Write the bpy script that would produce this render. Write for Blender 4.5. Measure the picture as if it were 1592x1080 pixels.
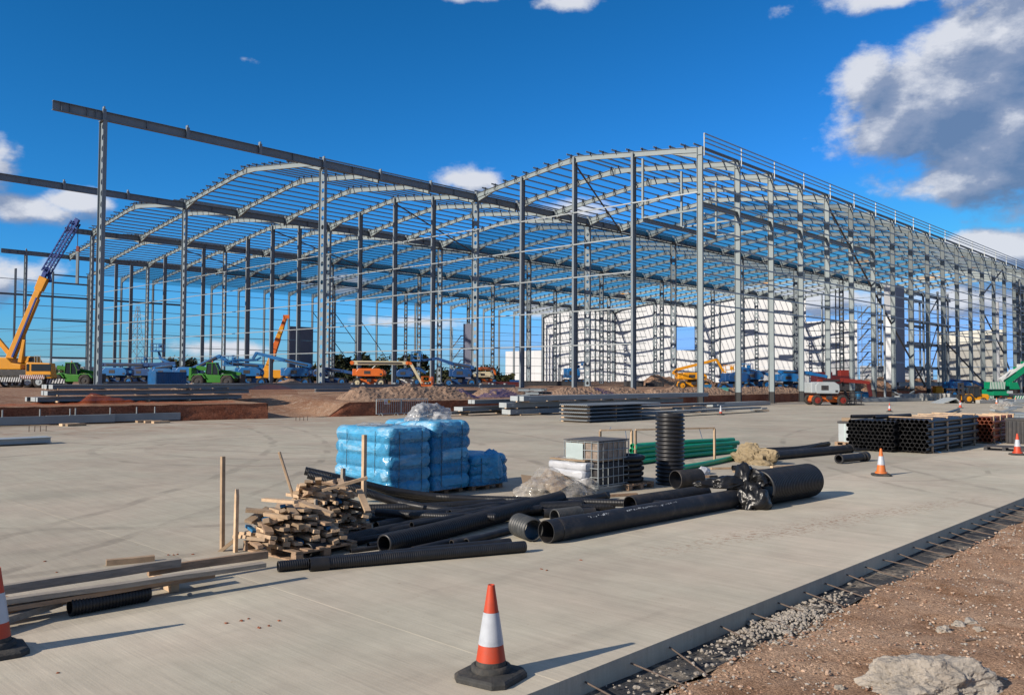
import bpy, math, random
from mathutils import Vector, Matrix, noise
R = math.radians
rnd = random.Random(7)
for o in list(bpy.data.objects): bpy.data.objects.remove(o)
sc = bpy.context.scene
COL = sc.collection

# ------------------------------------------------------------------ camera, sky, sun, exposure
CAM = Vector((41.858, -69.608, 2.6)); YAW, PITCH, ROLL, FPX = -0.7608, 0.0354, 0.0045, 1315.17
cy_, sy_, cp_, sp_ = math.cos(YAW), math.sin(YAW), math.cos(PITCH), math.sin(PITCH)
FWD = Vector((sy_*cp_, cy_*cp_, sp_)); RT0 = Vector((cy_, -sy_, 0)); UP0 = RT0.cross(FWD)
RGT = math.cos(ROLL)*RT0 + math.sin(ROLL)*UP0
UPV = -math.sin(ROLL)*RT0 + math.cos(ROLL)*UP0
cam = bpy.data.cameras.new('camera'); camo = bpy.data.objects.new('camera', cam); COL.objects.link(camo)
m = Matrix((RGT, UPV, -FWD)).transposed().to_4x4(); m.translation = CAM; camo.matrix_world = m
cam.sensor_width = 36; cam.lens = FPX/1592*36; cam.clip_start = .1; cam.clip_end = 9000
sc.camera = camo
sc.view_settings.view_transform = 'Standard'; sc.view_settings.look = 'None'
sc.view_settings.gamma = 1; sc.view_settings.exposure = 0.433; sc.view_settings.use_curve_mapping = False

SUN_AZ, SUN_EL = 259.0, 25.5       # azimuth counted from +X towards +Y
sun = bpy.data.lights.new('sun', 'SUN'); sun.energy = 5.0; sun.angle = R(.5); sun.color = (1, .895, .76)
suno = bpy.data.objects.new('sun', sun); COL.objects.link(suno)
sd = Vector((math.cos(R(SUN_AZ))*math.cos(R(SUN_EL)), math.sin(R(SUN_AZ))*math.cos(R(SUN_EL)), math.sin(R(SUN_EL))))
suno.rotation_euler = sd.to_track_quat('Z', 'Y').to_euler(); suno.location = (0, 0, 60)

def pdir(x, y):
    return (FWD + RGT*((x-796)/FPX) - UPV*((y-540)/FPX)).normalized()
def azel(x, y):
    d = pdir(x, y); return math.atan2(d.y, d.x), math.asin(d.z)
world = bpy.data.worlds.new('World'); sc.world = world; world.use_nodes = True
wt = world.node_tree; wt.nodes.clear(); WN, WL = wt.nodes.new, wt.links.new
sky = WN('ShaderNodeTexSky'); sky.sky_type = 'NISHITA'; sky.sun_disc = False
sky.sun_elevation = R(SUN_EL); sky.sun_rotation = R(90-SUN_AZ); sky.altitude = 100
sky.air_density = 1.0; sky.dust_density = .35; sky.ozone_density = 2.5
# cloud density as a node group of (azimuth, elevation)
BLOBS = [(1490, 160, 115, 52, 1.15), (1580, 80, 75, 90, 1.25), (1338, 138, 48, 46, .95), (1610, 190, 110, 72, 1.2), (1400, 172, 64, 44, .95), (1520, 280, 120, 30, .95), (1400, -4, 130, 22, .7),
         (25, 318, 105, 27, .72), (110, 312, 50, 18, .8), (-10, 255, 40, 46, .85), (50, 425, 90, 30, .62), (-30, 440, 70, 40, .7),
         (620, 138, 44, 15, .46), (735, 282, 60, 24, .85), (1550, 392, 62, 24), (880, 4, 80, 18, .55), (740, -4, 90, 14, .6),
         (640, 500, 130, 16, .66), (900, 330, 120, 40, .62), (520, 440, 110, 22, .6), (1250, 470, 140, 30, .8), (1500, 470, 130, 40, .7), (330, 540, 140, 18, .52), (100, 560, 160, 12, .5), (860, 480, 90, 20, .62), (380, 92, 46, 16, .34)]
g = bpy.data.node_groups.new('cloud_density', 'ShaderNodeTree')
g.interface.new_socket('P', in_out='INPUT', socket_type='NodeSocketVector')
g.interface.new_socket('D', in_out='OUTPUT', socket_type='NodeSocketFloat')
gi, go = g.nodes.new('NodeGroupInput'), g.nodes.new('NodeGroupOutput')
def gm(op, a, b=None, n=g, c=None):
    q = n.nodes.new('ShaderNodeMath'); q.operation = op
    for k, v in enumerate((a, b, c)):
        if v is None: continue
        if isinstance(v, (int, float)): q.inputs[k].default_value = v
        else: n.links.new(v, q.inputs[k])
    return q.outputs[0]
acc = None
for bl in BLOBS:
    x, y, rx, ry = bl[:4]; amp = bl[4] if len(bl) > 4 else 1.0
    a, e = azel(x, y)
    s = g.nodes.new('ShaderNodeVectorMath'); s.operation = 'SUBTRACT'; g.links.new(gi.outputs[0], s.inputs[0]); s.inputs[1].default_value = (a, e, 0)
    q = g.nodes.new('ShaderNodeVectorMath'); q.operation = 'MULTIPLY'; g.links.new(s.outputs[0], q.inputs[0]); q.inputs[1].default_value = (FPX/rx*.9, FPX/ry*.9, 0)
    l = g.nodes.new('ShaderNodeVectorMath'); l.operation = 'LENGTH'; g.links.new(q.outputs[0], l.inputs[0])
    v = gm('SUBTRACT', amp, gm('MULTIPLY', l.outputs['Value'], .62))
    acc = v if acc is None else gm('MAXIMUM', acc, v)
def nz(scale, detail, rough, sx=1, sy=1.6):
    q = g.nodes.new('ShaderNodeVectorMath'); q.operation = 'MULTIPLY'; g.links.new(gi.outputs[0], q.inputs[0]); q.inputs[1].default_value = (sx, sy, 1)
    n = g.nodes.new('ShaderNodeTexNoise'); g.links.new(q.outputs[0], n.inputs['Vector']); n.inputs['Scale'].default_value = scale
    n.inputs['Detail'].default_value = detail; n.inputs['Roughness'].default_value = rough; return n.outputs['Fac']
f1, f2 = nz(7, 9, .56), nz(2.2, 3, .5)
far = gm('MULTIPLY', gm('SUBTRACT', f2, .50), 2.6)             # the rest of the sky: scattered cloud, added out of view to whiten the ambient
sp_ = g.nodes.new('ShaderNodeSeparateXYZ'); g.links.new(gi.outputs[0], sp_.inputs[0])
away = gm('MAXIMUM', gm('DIVIDE', gm('ABSOLUTE', gm('SUBTRACT', sp_.outputs[0], R(133.6))), R(44)), gm('DIVIDE', sp_.outputs[1], R(34)))
far = gm('ADD', far, gm('MULTIPLY', gm('SUBTRACT', gm('MINIMUM', away, 1.25), 1.0), 1.6))
acc = gm('MAXIMUM', acc, gm('MINIMUM', far, .8))
dn = gm('ADD', gm('ADD', acc, gm('MULTIPLY', gm('SUBTRACT', f1, .52), 1.6)), gm('MULTIPLY', gm('SUBTRACT', nz(30, 6, .62), .5), .55))
g.links.new(dn, go.inputs[0])
tc = WN('ShaderNodeTexCoord'); sep = WN('ShaderNodeSeparateXYZ'); WL(tc.outputs['Generated'], sep.inputs[0])
az = gm('ARCTAN2', sep.outputs[1], sep.outputs[0], wt); el = gm('ARCSINE', sep.outputs[2], None, wt)
cb = WN('ShaderNodeCombineXYZ'); WL(az, cb.inputs[0]); WL(el, cb.inputs[1])
g1 = WN('ShaderNodeGroup'); g1.node_tree = g; WL(cb.outputs[0], g1.inputs[0])
of = WN('ShaderNodeVectorMath'); of.operation = 'ADD'; WL(cb.outputs[0], of.inputs[0]); of.inputs[1].default_value = (.016, .022, 0)
g2 = WN('ShaderNodeGroup'); g2.node_tree = g; WL(of.outputs[0], g2.inputs[0])
cov = WN('ShaderNodeMapRange'); cov.interpolation_type = 'SMOOTHSTEP'; WL(g1.outputs[0], cov.inputs[0])
for k, v in ((1, .18), (2, .54), (3, 0), (4, .96)): cov.inputs[k].default_value = v
dif = gm('SUBTRACT', g1.outputs[0], g2.outputs[0], wt)
thick = gm('MULTIPLY', g1.outputs[0], -.48, wt)
lit = gm('ADD', gm('ADD', gm('MULTIPLY', dif, 1.35, wt), thick, wt), .82, wt)
cr = WN('ShaderNodeValToRGB'); WL(lit, cr.inputs[0]); e = cr.color_ramp.elements
e[0].position = .2; e[0].color = (.10, .165, .29, 1); e[1].position = 1; e[1].color = (.53, .55, .60, 1)
em = cr.color_ramp.elements.new(.62); em.color = (.20, .25, .36, 1)
cm = WN('ShaderNodeMix'); cm.data_type = 'RGBA'; cm.blend_type = 'MULTIPLY'; cm.inputs[0].default_value = 1
WL(cr.outputs[0], cm.inputs[6]); cm.inputs[7].default_value = (10, 10, 10, 1)
srgb = WN('ShaderNodeSeparateColor'); WL(sky.outputs[0], srgb.inputs[0]); crgb = WN('ShaderNodeCombineColor')
for k, (g_, a_) in enumerate(((1.9, .0847), (1.25, .60), (1.42, .72))):      # deep polarised blue overhead, paler at the horizon
    v_ = gm('MULTIPLY', gm('POWER', gm('MINIMUM', srgb.outputs[k], 6.0, wt), g_, wt), a_/1.35, wt)
    if k == 0: r_out = v_
    if k == 2: v_ = gm('ADD', v_, gm('MULTIPLY', r_out, .65, wt), wt)
    if k == 1: v_ = gm('SUBTRACT', v_, gm('MULTIPLY', r_out, .12, wt), wt)
    WL(v_, crgb.inputs[k])
mx = WN('ShaderNodeMix'); mx.data_type = 'RGBA'; WL(cov.outputs[0], mx.inputs[0]); WL(crgb.outputs[0], mx.inputs[6]); WL(cm.outputs[2], mx.inputs[7])
bg = WN('ShaderNodeBackground'); bg.inputs[1].default_value = .10; WL(mx.outputs[2], bg.inputs[0])
wo = WN('ShaderNodeOutputWorld'); WL(bg.outputs[0], wo.inputs[0])

# ------------------------------------------------------------------ helpers
S, B, H, RISE, ZF = 30.491, 7.13, 24.467, 1.806, 1.45
def W(x, y, z=0.0):
    d = FWD + RGT*((x-796)/FPX) - UPV*((y-540)/FPX); t = (z-CAM.z)/d.z; return CAM + d*t
def WX(x, y, X):
    d = FWD + RGT*((x-796)/FPX) - UPV*((y-540)/FPX); return CAM + d*((X-CAM.x)/d.x)
def WD(x, y, D):
    return CAM + (FWD + RGT*((x-796)/FPX) - UPV*((y-540)/FPX))*D
def sm(t): t = max(0, min(1, t)); return t*t*(3-2*t)
BL = [(-400, -9), (-90, -8.5), (-56.2, -7.1), (-47, -6.2), (-37.2, -4.4), (-26, -3), (-14, -1.8), (0, -1.1), (170, -1.1)]
def xb(y):
    for (y0, x0), (y1, x1) in zip(BL, BL[1:]):
        if y <= y1: return x0 + (x1-x0)*max(0, (y-y0)/(y1-y0))
    return BL[-1][1]
NOT0, NOT1 = -42.0, -36.5
def th(x, y):
    d = xb(y)-x
    if d < 0: return 0.0
    h = .92 + .53*sm(d/14)
    if NOT0 < y < NOT1:
        r = sm(d/9)*sm((y-NOT0+.01)/.3 if y < NOT0+.3 else 1)
        k = sm((y-(NOT1-1.8))/1.8)
        h = h*(r*(1-k)+k)
    return h
def GP(x, D):
    p = WD(x, 590, D); p.z = th(p.x, p.y); return p

def link(o, parent=None):
    COL.objects.link(o)
    if parent: o.parent = parent
    return o
def tag(o, label=None, cat=None, group=None, kind=None):
    if label: o['label'] = label
    if cat: o['category'] = cat
    if group: o['group'] = group
    if kind: o['kind'] = kind
    return o
def thing(name, label, cat, loc=(0, 0, 0), rz=0, group=None):
    o = bpy.data.objects.new(name, None); o.empty_display_size = .3; link(o)
    o.location = loc; o.rotation_euler = (0, 0, rz); return tag(o, label, cat, group)
def inst(name, src, parent=None, loc=(0, 0, 0), rot=(0, 0, 0), scale=None):
    o = bpy.data.objects.new(name, src.data if hasattr(src, 'data') and not isinstance(src, bpy.types.Mesh) else src); link(o, parent)
    o.location = loc; o.rotation_euler = rot
    if scale: o.scale = scale
    return o

class MB:
    def __init__(s): s.v = []; s.f = []; s.m = []; s.s = []
    def add(s, vs, fs, mi=0, smooth=False):
        b = len(s.v); s.v += [tuple(v) for v in vs]
        for f in fs: s.f.append([b+i for i in f]); s.m.append(mi); s.s.append(smooth)
        return s
    def box(s, c, d, mi=0, rz=0, rot=None):
        x, y, z = d[0]/2, d[1]/2, d[2]/2
        P = [Vector(q) for q in ((-x,-y,-z),(x,-y,-z),(x,y,-z),(-x,y,-z),(-x,-y,z),(x,-y,z),(x,y,z),(-x,y,z))]
        M = rot if rot else Matrix.Rotation(rz, 3, 'Z')
        return s.add([M@q+Vector(c) for q in P], [(0,3,2,1),(4,5,6,7),(0,1,5,4),(1,2,6,5),(2,3,7,6),(3,0,4,7)], mi)
    def bar(s, a, b, w, h, mi=0, up=(0, 0, 1)):
        a, b = Vector(a), Vector(b); t = (b-a).normalized(); u = Vector(up)
        if abs(t.dot(u)) > .98: u = Vector((1, 0, 0))
        sd_ = t.cross(u).normalized(); u = sd_.cross(t)
        P = [p+sd_*sx*w/2+u*sz*h/2 for p in (a, b) for sx, sz in ((-1,-1),(1,-1),(1,1),(-1,1))]
        return s.add(P, [(0,1,2,3),(7,6,5,4),(0,4,5,1),(1,5,6,2),(2,6,7,3),(3,7,4,0)], mi)
    def taper(s, a, b, wa, ha, wb, hb, mi=0, up=(0, 0, 1)):
        a, b = Vector(a), Vector(b); t = (b-a).normalized(); u = Vector(up)
        sd_ = t.cross(u).normalized(); u = sd_.cross(t)
        P = [p+sd_*sx*w/2+u*sz*h/2 for p, w, h in ((a, wa, ha), (b, wb, hb)) for sx, sz in ((-1,-1),(1,-1),(1,1),(-1,1))]
        return s.add(P, [(0,1,2,3),(7,6,5,4),(0,4,5,1),(1,5,6,2),(2,6,7,3),(3,7,4,0)], mi)
    def ibeam(s, a, b, w, h, mi=0, up=(0, 0, 1), tf=.03, tw=.02):
        a, b = Vector(a), Vector(b); t = (b-a).normalized(); u = Vector(up)
        if abs(t.dot(u)) > .98: u = Vector((0, 1, 0))
        sd_ = t.cross(u).normalized(); u = sd_.cross(t).normalized(); o = u*(h-tf)/2
        s.bar(a+o, b+o, w, tf, mi, u); s.bar(a-o, b-o, w, tf, mi, u); s.bar(a, b, tw, h-2*tf-.001, mi, u); return s
    def cyl(s, a, b, r, n=12, mi=0, r2=None, caps=True, smooth=True):
        a, b = Vector(a), Vector(b); t = (b-a).normalized(); q = t.orthogonal().normalized(); w = t.cross(q); r2 = r if r2 is None else r2
        P = [p+(q*math.cos(2*math.pi*k/n)+w*math.sin(2*math.pi*k/n))*rr for p, rr in ((a, r), (b, r2)) for k in range(n)]
        s.add(P, [(k, (k+1)%n, n+(k+1)%n, n+k) for k in range(n)], mi, smooth)
        if caps: s.add(P, [tuple(range(n))[::-1], tuple(range(n, 2*n))], mi)
        return s
    def prism(s, pts, y0, y1, mi=0, ax='xz'):
        n = len(pts)
        f = (lambda p, y: (p[0], y, p[1])) if ax == 'xz' else (lambda p, y: (y, p[0], p[1])) if ax == 'yz' else (lambda p, y: (p[0], p[1], y))
        P = [f(p, y0) for p in pts]+[f(p, y1) for p in pts]
        return s.add(P, [tuple(range(n))[::-1], tuple(range(n, 2*n))]+[(k, (k+1)%n, n+(k+1)%n, n+k) for k in range(n)], mi)
    def rings(s, rings, mi=0, smooth=True, closed=True):
        n = len(rings[0]); P = [q for r in rings for q in r]; F = []
        for i in range(len(rings)-1):
            for k in range(n if closed else n-1): F.append((i*n+k, i*n+(k+1)%n, (i+1)*n+(k+1)%n, (i+1)*n+k))
        return s.add(P, F, mi, smooth)
    def mesh(s, name, mats):
        me = bpy.data.meshes.new(name); me.from_pydata(s.v, [], s.f)
        for q in (mats if isinstance(mats, (list, tuple)) else [mats]): me.materials.append(q)
        me.polygons.foreach_set('material_index', s.m); me.polygons.foreach_set('use_smooth', s.s); me.update(); return me
    def build(s, name, mats, parent=None, loc=(0, 0, 0), rot=(0, 0, 0), bevel=0, fixn=True):
        me = s.mesh(name, mats)
        if fixn:
            import bmesh
            bm = bmesh.new(); bm.from_mesh(me); bmesh.ops.recalc_face_normals(bm, faces=bm.faces); bm.to_mesh(me); bm.free()
        o = bpy.data.objects.new(name, me); link(o, parent); o.location = loc; o.rotation_euler = rot
        if bevel:
            b = o.modifiers.new('bevel', 'BEVEL'); b.width = bevel; b.segments = 2; b.limit_method = 'ANGLE'
        return o

# ------------------------------------------------------------------ materials
def mat(name, col, rough=.6, metal=0, vary=.12, scale=3., bump=0., bscale=40., dirt=None, dirtamt=.35, stretch=(1, 1, 1), spec=.4, rand=0., k=.64):
    col = tuple(c*k for c in col); dirt = tuple(c*k for c in dirt) if dirt else None
    M = bpy.data.materials.new(name); M.use_nodes = True; t = M.node_tree; N, L = t.nodes.new, t.links.new
    b = t.nodes['Principled BSDF']; b.inputs['Roughness'].default_value = rough; b.inputs['Metallic'].default_value = metal
    b.inputs['Specular IOR Level'].default_value = spec
    g_ = N('ShaderNodeNewGeometry'); mp = N('ShaderNodeMapping'); L(g_.outputs['Position'], mp.inputs[0]); mp.inputs['Scale'].default_value = stretch
    n1 = N('ShaderNodeTexNoise'); n1.inputs['Scale'].default_value = scale; n1.inputs['Detail'].default_value = 6; n1.inputs['Roughness'].default_value = .62; L(mp.outputs[0], n1.inputs['Vector'])
    r1 = N('ShaderNodeMapRange'); L(n1.outputs['Fac'], r1.inputs[0]); r1.inputs[1].default_value = .3; r1.inputs[2].default_value = .7
    r1.inputs[3].default_value = 1-vary; r1.inputs[4].default_value = 1+vary
    mu = N('ShaderNodeVectorMath'); mu.operation = 'SCALE'; mu.inputs[0].default_value = col; L(r1.outputs[0], mu.inputs['Scale']); out = mu.outputs[0]
    if rand:
        oi = N('ShaderNodeObjectInfo'); r2 = N('ShaderNodeMapRange'); L(oi.outputs['Random'], r2.inputs[0]); r2.inputs[3].default_value = 1-rand; r2.inputs[4].default_value = 1+rand
        m2 = N('ShaderNodeVectorMath'); m2.operation = 'SCALE'; L(out, m2.inputs[0]); L(r2.outputs[0], m2.inputs['Scale']); out = m2.outputs[0]
    if dirt:
        n2 = N('ShaderNodeTexNoise'); n2.inputs['Scale'].default_value = scale*.6; n2.inputs['Detail'].default_value = 8; n2.inputs['Roughness'].default_value = .7; L(mp.outputs[0], n2.inputs['Vector'])
        r3 = N('ShaderNodeMapRange'); L(n2.outputs['Fac'], r3.inputs[0]); r3.inputs[1].default_value = .5; r3.inputs[2].default_value = .72; r3.inputs[4].default_value = dirtamt
        m3 = N('ShaderNodeMix'); m3.data_type = 'RGBA'; L(r3.outputs[0], m3.inputs[0]); L(out, m3.inputs[6]); m3.inputs[7].default_value = (*dirt, 1); out = m3.outputs[2]
    L(out, b.inputs['Base Color'])
    if bump:
        n3 = N('ShaderNodeTexNoise'); n3.inputs['Scale'].default_value = bscale; n3.inputs['Detail'].default_value = 4; L(mp.outputs[0], n3.inputs['Vector'])
        bp = N('ShaderNodeBump'); bp.inputs['Strength'].default_value = bump; bp.inputs['Distance'].default_value = .02; L(n3.outputs['Fac'], bp.inputs['Height']); L(bp.outputs[0], b.inputs['Normal'])
    return M
MUD = (.16, .09, .06)
M = {}
M['steel'] = mat('steel_light', (.29, .35, .37), .55, 0, .06, .8, dirt=(.3, .3, .28), dirtamt=.25)
M['steel_v'] = mat('steel_column', (.27, .33, .37), .5, 0, .06, .8, dirt=(.2, .2, .2), dirtamt=.25)
M['steel_d'] = mat('steel_grey', (.235, .285, .325), .5, 0, .1, 1.0, dirt=(.2, .17, .14), dirtamt=.3)
M['galv'] = mat('galvanised', (.42, .46, .47), .45, .35, .08, 2)
M['steel_b'] = mat('steel_blue_grey', (.30, .335, .36), .5, 0, .1, 1.0, dirt=(.2, .17, .14), dirtamt=.3)
M['blackp'] = mat('black_paint', (.02, .022, .025), .6)
M['brace'] = mat('brace_brown_grey', (.13, .125, .125), .6)
M['gutter'] = mat('gutter_dark', (.03, .033, .04), .5)
M['white_panel'] = mat('white_cladding', (.46, .48, .505), .5, 0, .05, .25, rand=.03, k=1, dirt=(.42, .42, .42), dirtamt=.2)
M['cream_panel'] = mat('cream_cladding', (.74, .74, .68), .5, 0, .04, .6, rand=.03)
M['grey_panel'] = mat('grey_cladding', (.25, .27, .36), .55, 0, .04, .5, rand=.03)
M['dark_panel'] = mat('dark_cladding', (.05, .06, .075), .4, 0, .1, .5, rand=.1)
M['rubber'] = mat('tyre_rubber', (.035, .032, .03), .85, 0, .3, 6, dirt=(.15, .1, .07), dirtamt=.6)
M['glass'] = mat('cab_glass', (.03, .04, .05), .12, 0, .1)
M['yellow'] = mat('crane_yellow', (.85, .36, .008), .45, 0, .08, 1.5, dirt=(.4, .2, .04), dirtamt=.3)
M['dblue'] = mat('jib_blue', (.004, .05, .30), .45, 0, .1, 2)
M['lblue'] = mat('lift_blue', (.008, .15, .42), .45, 0, .22, 1.2, dirt=(.13, .13, .15), dirtamt=.6, rand=.15)
M['lblue2'] = mat('lift_blue_dark', (.008, .075, .25), .45, 0, .22, 1.2, dirt=(.1, .09, .1), dirtamt=.6, rand=.15)
M['green'] = mat('lime_green', (.04, .25, .02), .45, 0, .12, 1.5, dirt=(.08, .13, .04), dirtamt=.5)
M['orange'] = mat('lift_orange', (.80, .17, .02), .4, 0, .08, 1.5, dirt=(.4, .15, .06), dirtamt=.4)
M['cream'] = mat('lift_cream', (.68, .60, .40), .5, 0, .08, 1.5)
M['red'] = mat('lift_red', (.26, .028, .018), .45, 0, .12, 1.5, dirt=(.2, .06, .04), dirtamt=.4)
M['dred'] = mat('rig_dark_red', (.10, .012, .014), .5, 0, .2, 1.5)
M['wgrey'] = mat('hood_light_grey', (.50, .55, .57), .35, 0, .05, 1.5, dirt=(.3, .28, .26), dirtamt=.4)
M['cgreen'] = mat('crane_green', (.0, .27, .12), .4, 0, .08, 1.5)
M['white'] = mat('white_paint', (.75, .77, .76), .45, 0, .06, 2, dirt=(.45, .43, .4), dirtamt=.3)
M['teal'] = mat('tank_teal', (.10, .38, .34), .5, 0, .1, 2)
M['dark'] = mat('dark_machinery', (.04, .04, .045), .6, 0, .3, 4, dirt=(.12, .09, .07), dirtamt=.5)
M['cone_o'] = mat('cone_orange', (.78, .19, .03), .5, 0, .08, 5, dirt=(.4, .2, .12), dirtamt=.4)
M['cone_r'] = mat('cone_red', (.66, .075, .025), .5, 0, .08, 8, dirt=(.3, .12, .09), dirtamt=.5)
M['cone_w'] = mat('cone_sleeve', (.62, .66, .72), .3, 0, .06, 8, dirt=(.35, .38, .44), dirtamt=.5)
M['cone_b'] = mat('cone_base', (.05, .05, .048), .8, 0, .3, 12, dirt=(.16, .13, .1), dirtamt=.6, bump=.3)
M['pipe'] = mat('black_plastic', (.016, .017, .021), .42, 0, .25, 9, dirt=(.07, .058, .045), dirtamt=.35)
M['pipe2'] = mat('dusty_black_plastic', (.02, .021, .025), .55, 0, .3, 7, dirt=(.14, .11, .085), dirtamt=.55)
M['pipeg'] = mat('grey_black_plastic', (.06, .065, .068), .5, 0, .3, 9, dirt=(.16, .14, .12), dirtamt=.5)
M['pgreen'] = mat('green_duct', (.0, .42, .19), .35, 0, .1, 4, dirt=(.05, .2, .13), dirtamt=.4)
M['terra'] = mat('terracotta_pipe', (.42, .12, .055), .6, 0, .12, 6, dirt=(.25, .1, .06), dirtamt=.4)
M['film'] = None
M['wood'] = mat('raw_timber', (.62, .44, .28), .75, 0, .22, 5, stretch=(1, 1, 1), dirt=(.24, .18, .13), dirtamt=.5, bump=.25, bscale=60, rand=.45)
M['wood2'] = mat('weathered_timber', (.38, .33, .27), .85, 0, .2, 7, stretch=(6, .6, 6), dirt=(.16, .13, .11), dirtamt=.6, bump=.3, bscale=30, rand=.15)
M['wood3'] = mat('brown_timber', (.42, .28, .18), .8, 0, .25, 6, stretch=(5, .7, 5), dirt=(.12, .08, .05), dirtamt=.6, bump=.3, bscale=30, rand=.15)
M['woodw'] = mat('white_primed_timber', (.55, .55, .52), .8, 0, .15, 5, dirt=(.3, .25, .2), dirtamt=.5)
M['bluew'] = mat('blue_shrink_wrap', (.10, .44, .74), .3, 0, .25, 3, dirt=(.62, .76, .84), dirtamt=.85, bump=1.0, bscale=11, stretch=(1, 1, 3))  # whitish dirt tone: milky film patches, with frosted highlights painted in
M['bluew2'] = mat('deep_blue_wrap', (.03, .32, .64), .32, 0, .25, 3, dirt=(.12, .42, .62), dirtamt=.5, bump=.8, bscale=9, stretch=(1, 1, 3))
M['card'] = mat('cardboard', (.40, .29, .19), .8, 0, .1, 4)
M['bagw'] = mat('white_sack', (.62, .64, .68), .4, 0, .08, 4, bump=.3, bscale=15)
M['lid'] = mat('dark_lid', (.05, .05, .055), .6)
M['binbag'] = mat('black_polythene', (.012, .012, .013), .34, 0, .2, 4, bump=.5, bscale=12)
M['hess'] = mat('hessian', (.36, .28, .17), .95, 0, .2, 8, bump=.5, bscale=60)
M['net'] = None
M['rock'] = mat('concrete_lump', (.42, .375, .32), .95, 0, .25, 5, bump=.9, bscale=24, dirt=(.16, .12, .09), dirtamt=.5)
M['rust'] = mat('rusty_bar', (.17, .125, .10), .8, 0, .3, 12)
M['bark'] = mat('bark', (.09, .07, .05), .9)
M['leaf'] = mat('leaves_dark', (.045, .06, .02), .8, 0, .35, .5)
M['leaf2'] = mat('leaves_olive', (.10, .105, .035), .8, 0, .35, .5)
M['sheet'] = mat('roof_sheet_pack', (.62, .66, .62), .5, 0, .1, 1)
M['concrete_block'] = mat('precast_concrete', (.42, .42, .40), .85, 0, .1, 2, bump=.2)
M['tealcab'] = mat('cabinet_blue', (.02, .17, .36), .5, 0, .1, 2)

def film(name, col, alpha, rough=.15, bs=14):
    m_ = mat(name, col, rough, 0, .12, 6, bump=.6, bscale=bs); t = m_.node_tree; b = t.nodes['Principled BSDF']
    n = t.nodes.new('ShaderNodeTexNoise'); n.inputs['Scale'].default_value = 6; n.inputs['Detail'].default_value = 4
    g_ = t.nodes.new('ShaderNodeNewGeometry'); t.links.new(g_.outputs['Position'], n.inputs['Vector'])
    r = t.nodes.new('ShaderNodeMapRange'); t.links.new(n.outputs['Fac'], r.inputs[0]); r.inputs[1].default_value = .3; r.inputs[2].default_value = .7
    r.inputs[3].default_value = max(0, alpha-.18); r.inputs[4].default_value = min(1, alpha+.18); t.links.new(r.outputs[0], b.inputs['Alpha']); return m_
M['film'] = film('clear_film', (.66, .62, .56), .40, .10, 16)
M['filmw'] = film('milky_film', (.62, .63, .64), .5, .12, 16)
M['ibc'] = film('milky_tank_plastic', (.42, .34, .28), .8, .4, 5)
M['ibclabel'] = mat('pale_label', (.50, .60, .60), .5)
def netmat(name, col, cover):
    m_ = bpy.data.materials.new(name); m_.use_nodes = True; t = m_.node_tree; t.nodes.clear(); N, L = t.nodes.new, t.links.new
    d = N('ShaderNodeBsdfDiffuse'); d.inputs[0].default_value = (*col, 1); tl = N('ShaderNodeBsdfTranslucent'); tl.inputs[0].default_value = (*col, 1)
    a = N('ShaderNodeMixShader'); a.inputs[0].default_value = .5; L(d.outputs[0], a.inputs[1]); L(tl.outputs[0], a.inputs[2])
    tr = N('ShaderNodeBsdfTransparent'); mx_ = N('ShaderNodeMixShader'); mx_.inputs[0].default_value = cover; L(tr.outputs[0], mx_.inputs[1]); L(a.outputs[0], mx_.inputs[2])
    o = N('ShaderNodeOutputMaterial'); L(mx_.outputs[0], o.inputs[0]); return m_
M['bfilm'] = film('blue_stretch_film', (.08, .42, .74), .62, .2, 10)
M['bfilm2'] = film('deep_blue_stretch_film', (.02, .28, .60), .66, .22, 10)
M['net'] = netmat('safety_net_blue', (.003, .11, .24), .46)
M['onet'] = netmat('barrier_mesh_orange', (.50, .12, .05), .28)
M['bnet'] = netmat('mesh_sheet_blue', (.06, .07, .30), .4)

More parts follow.
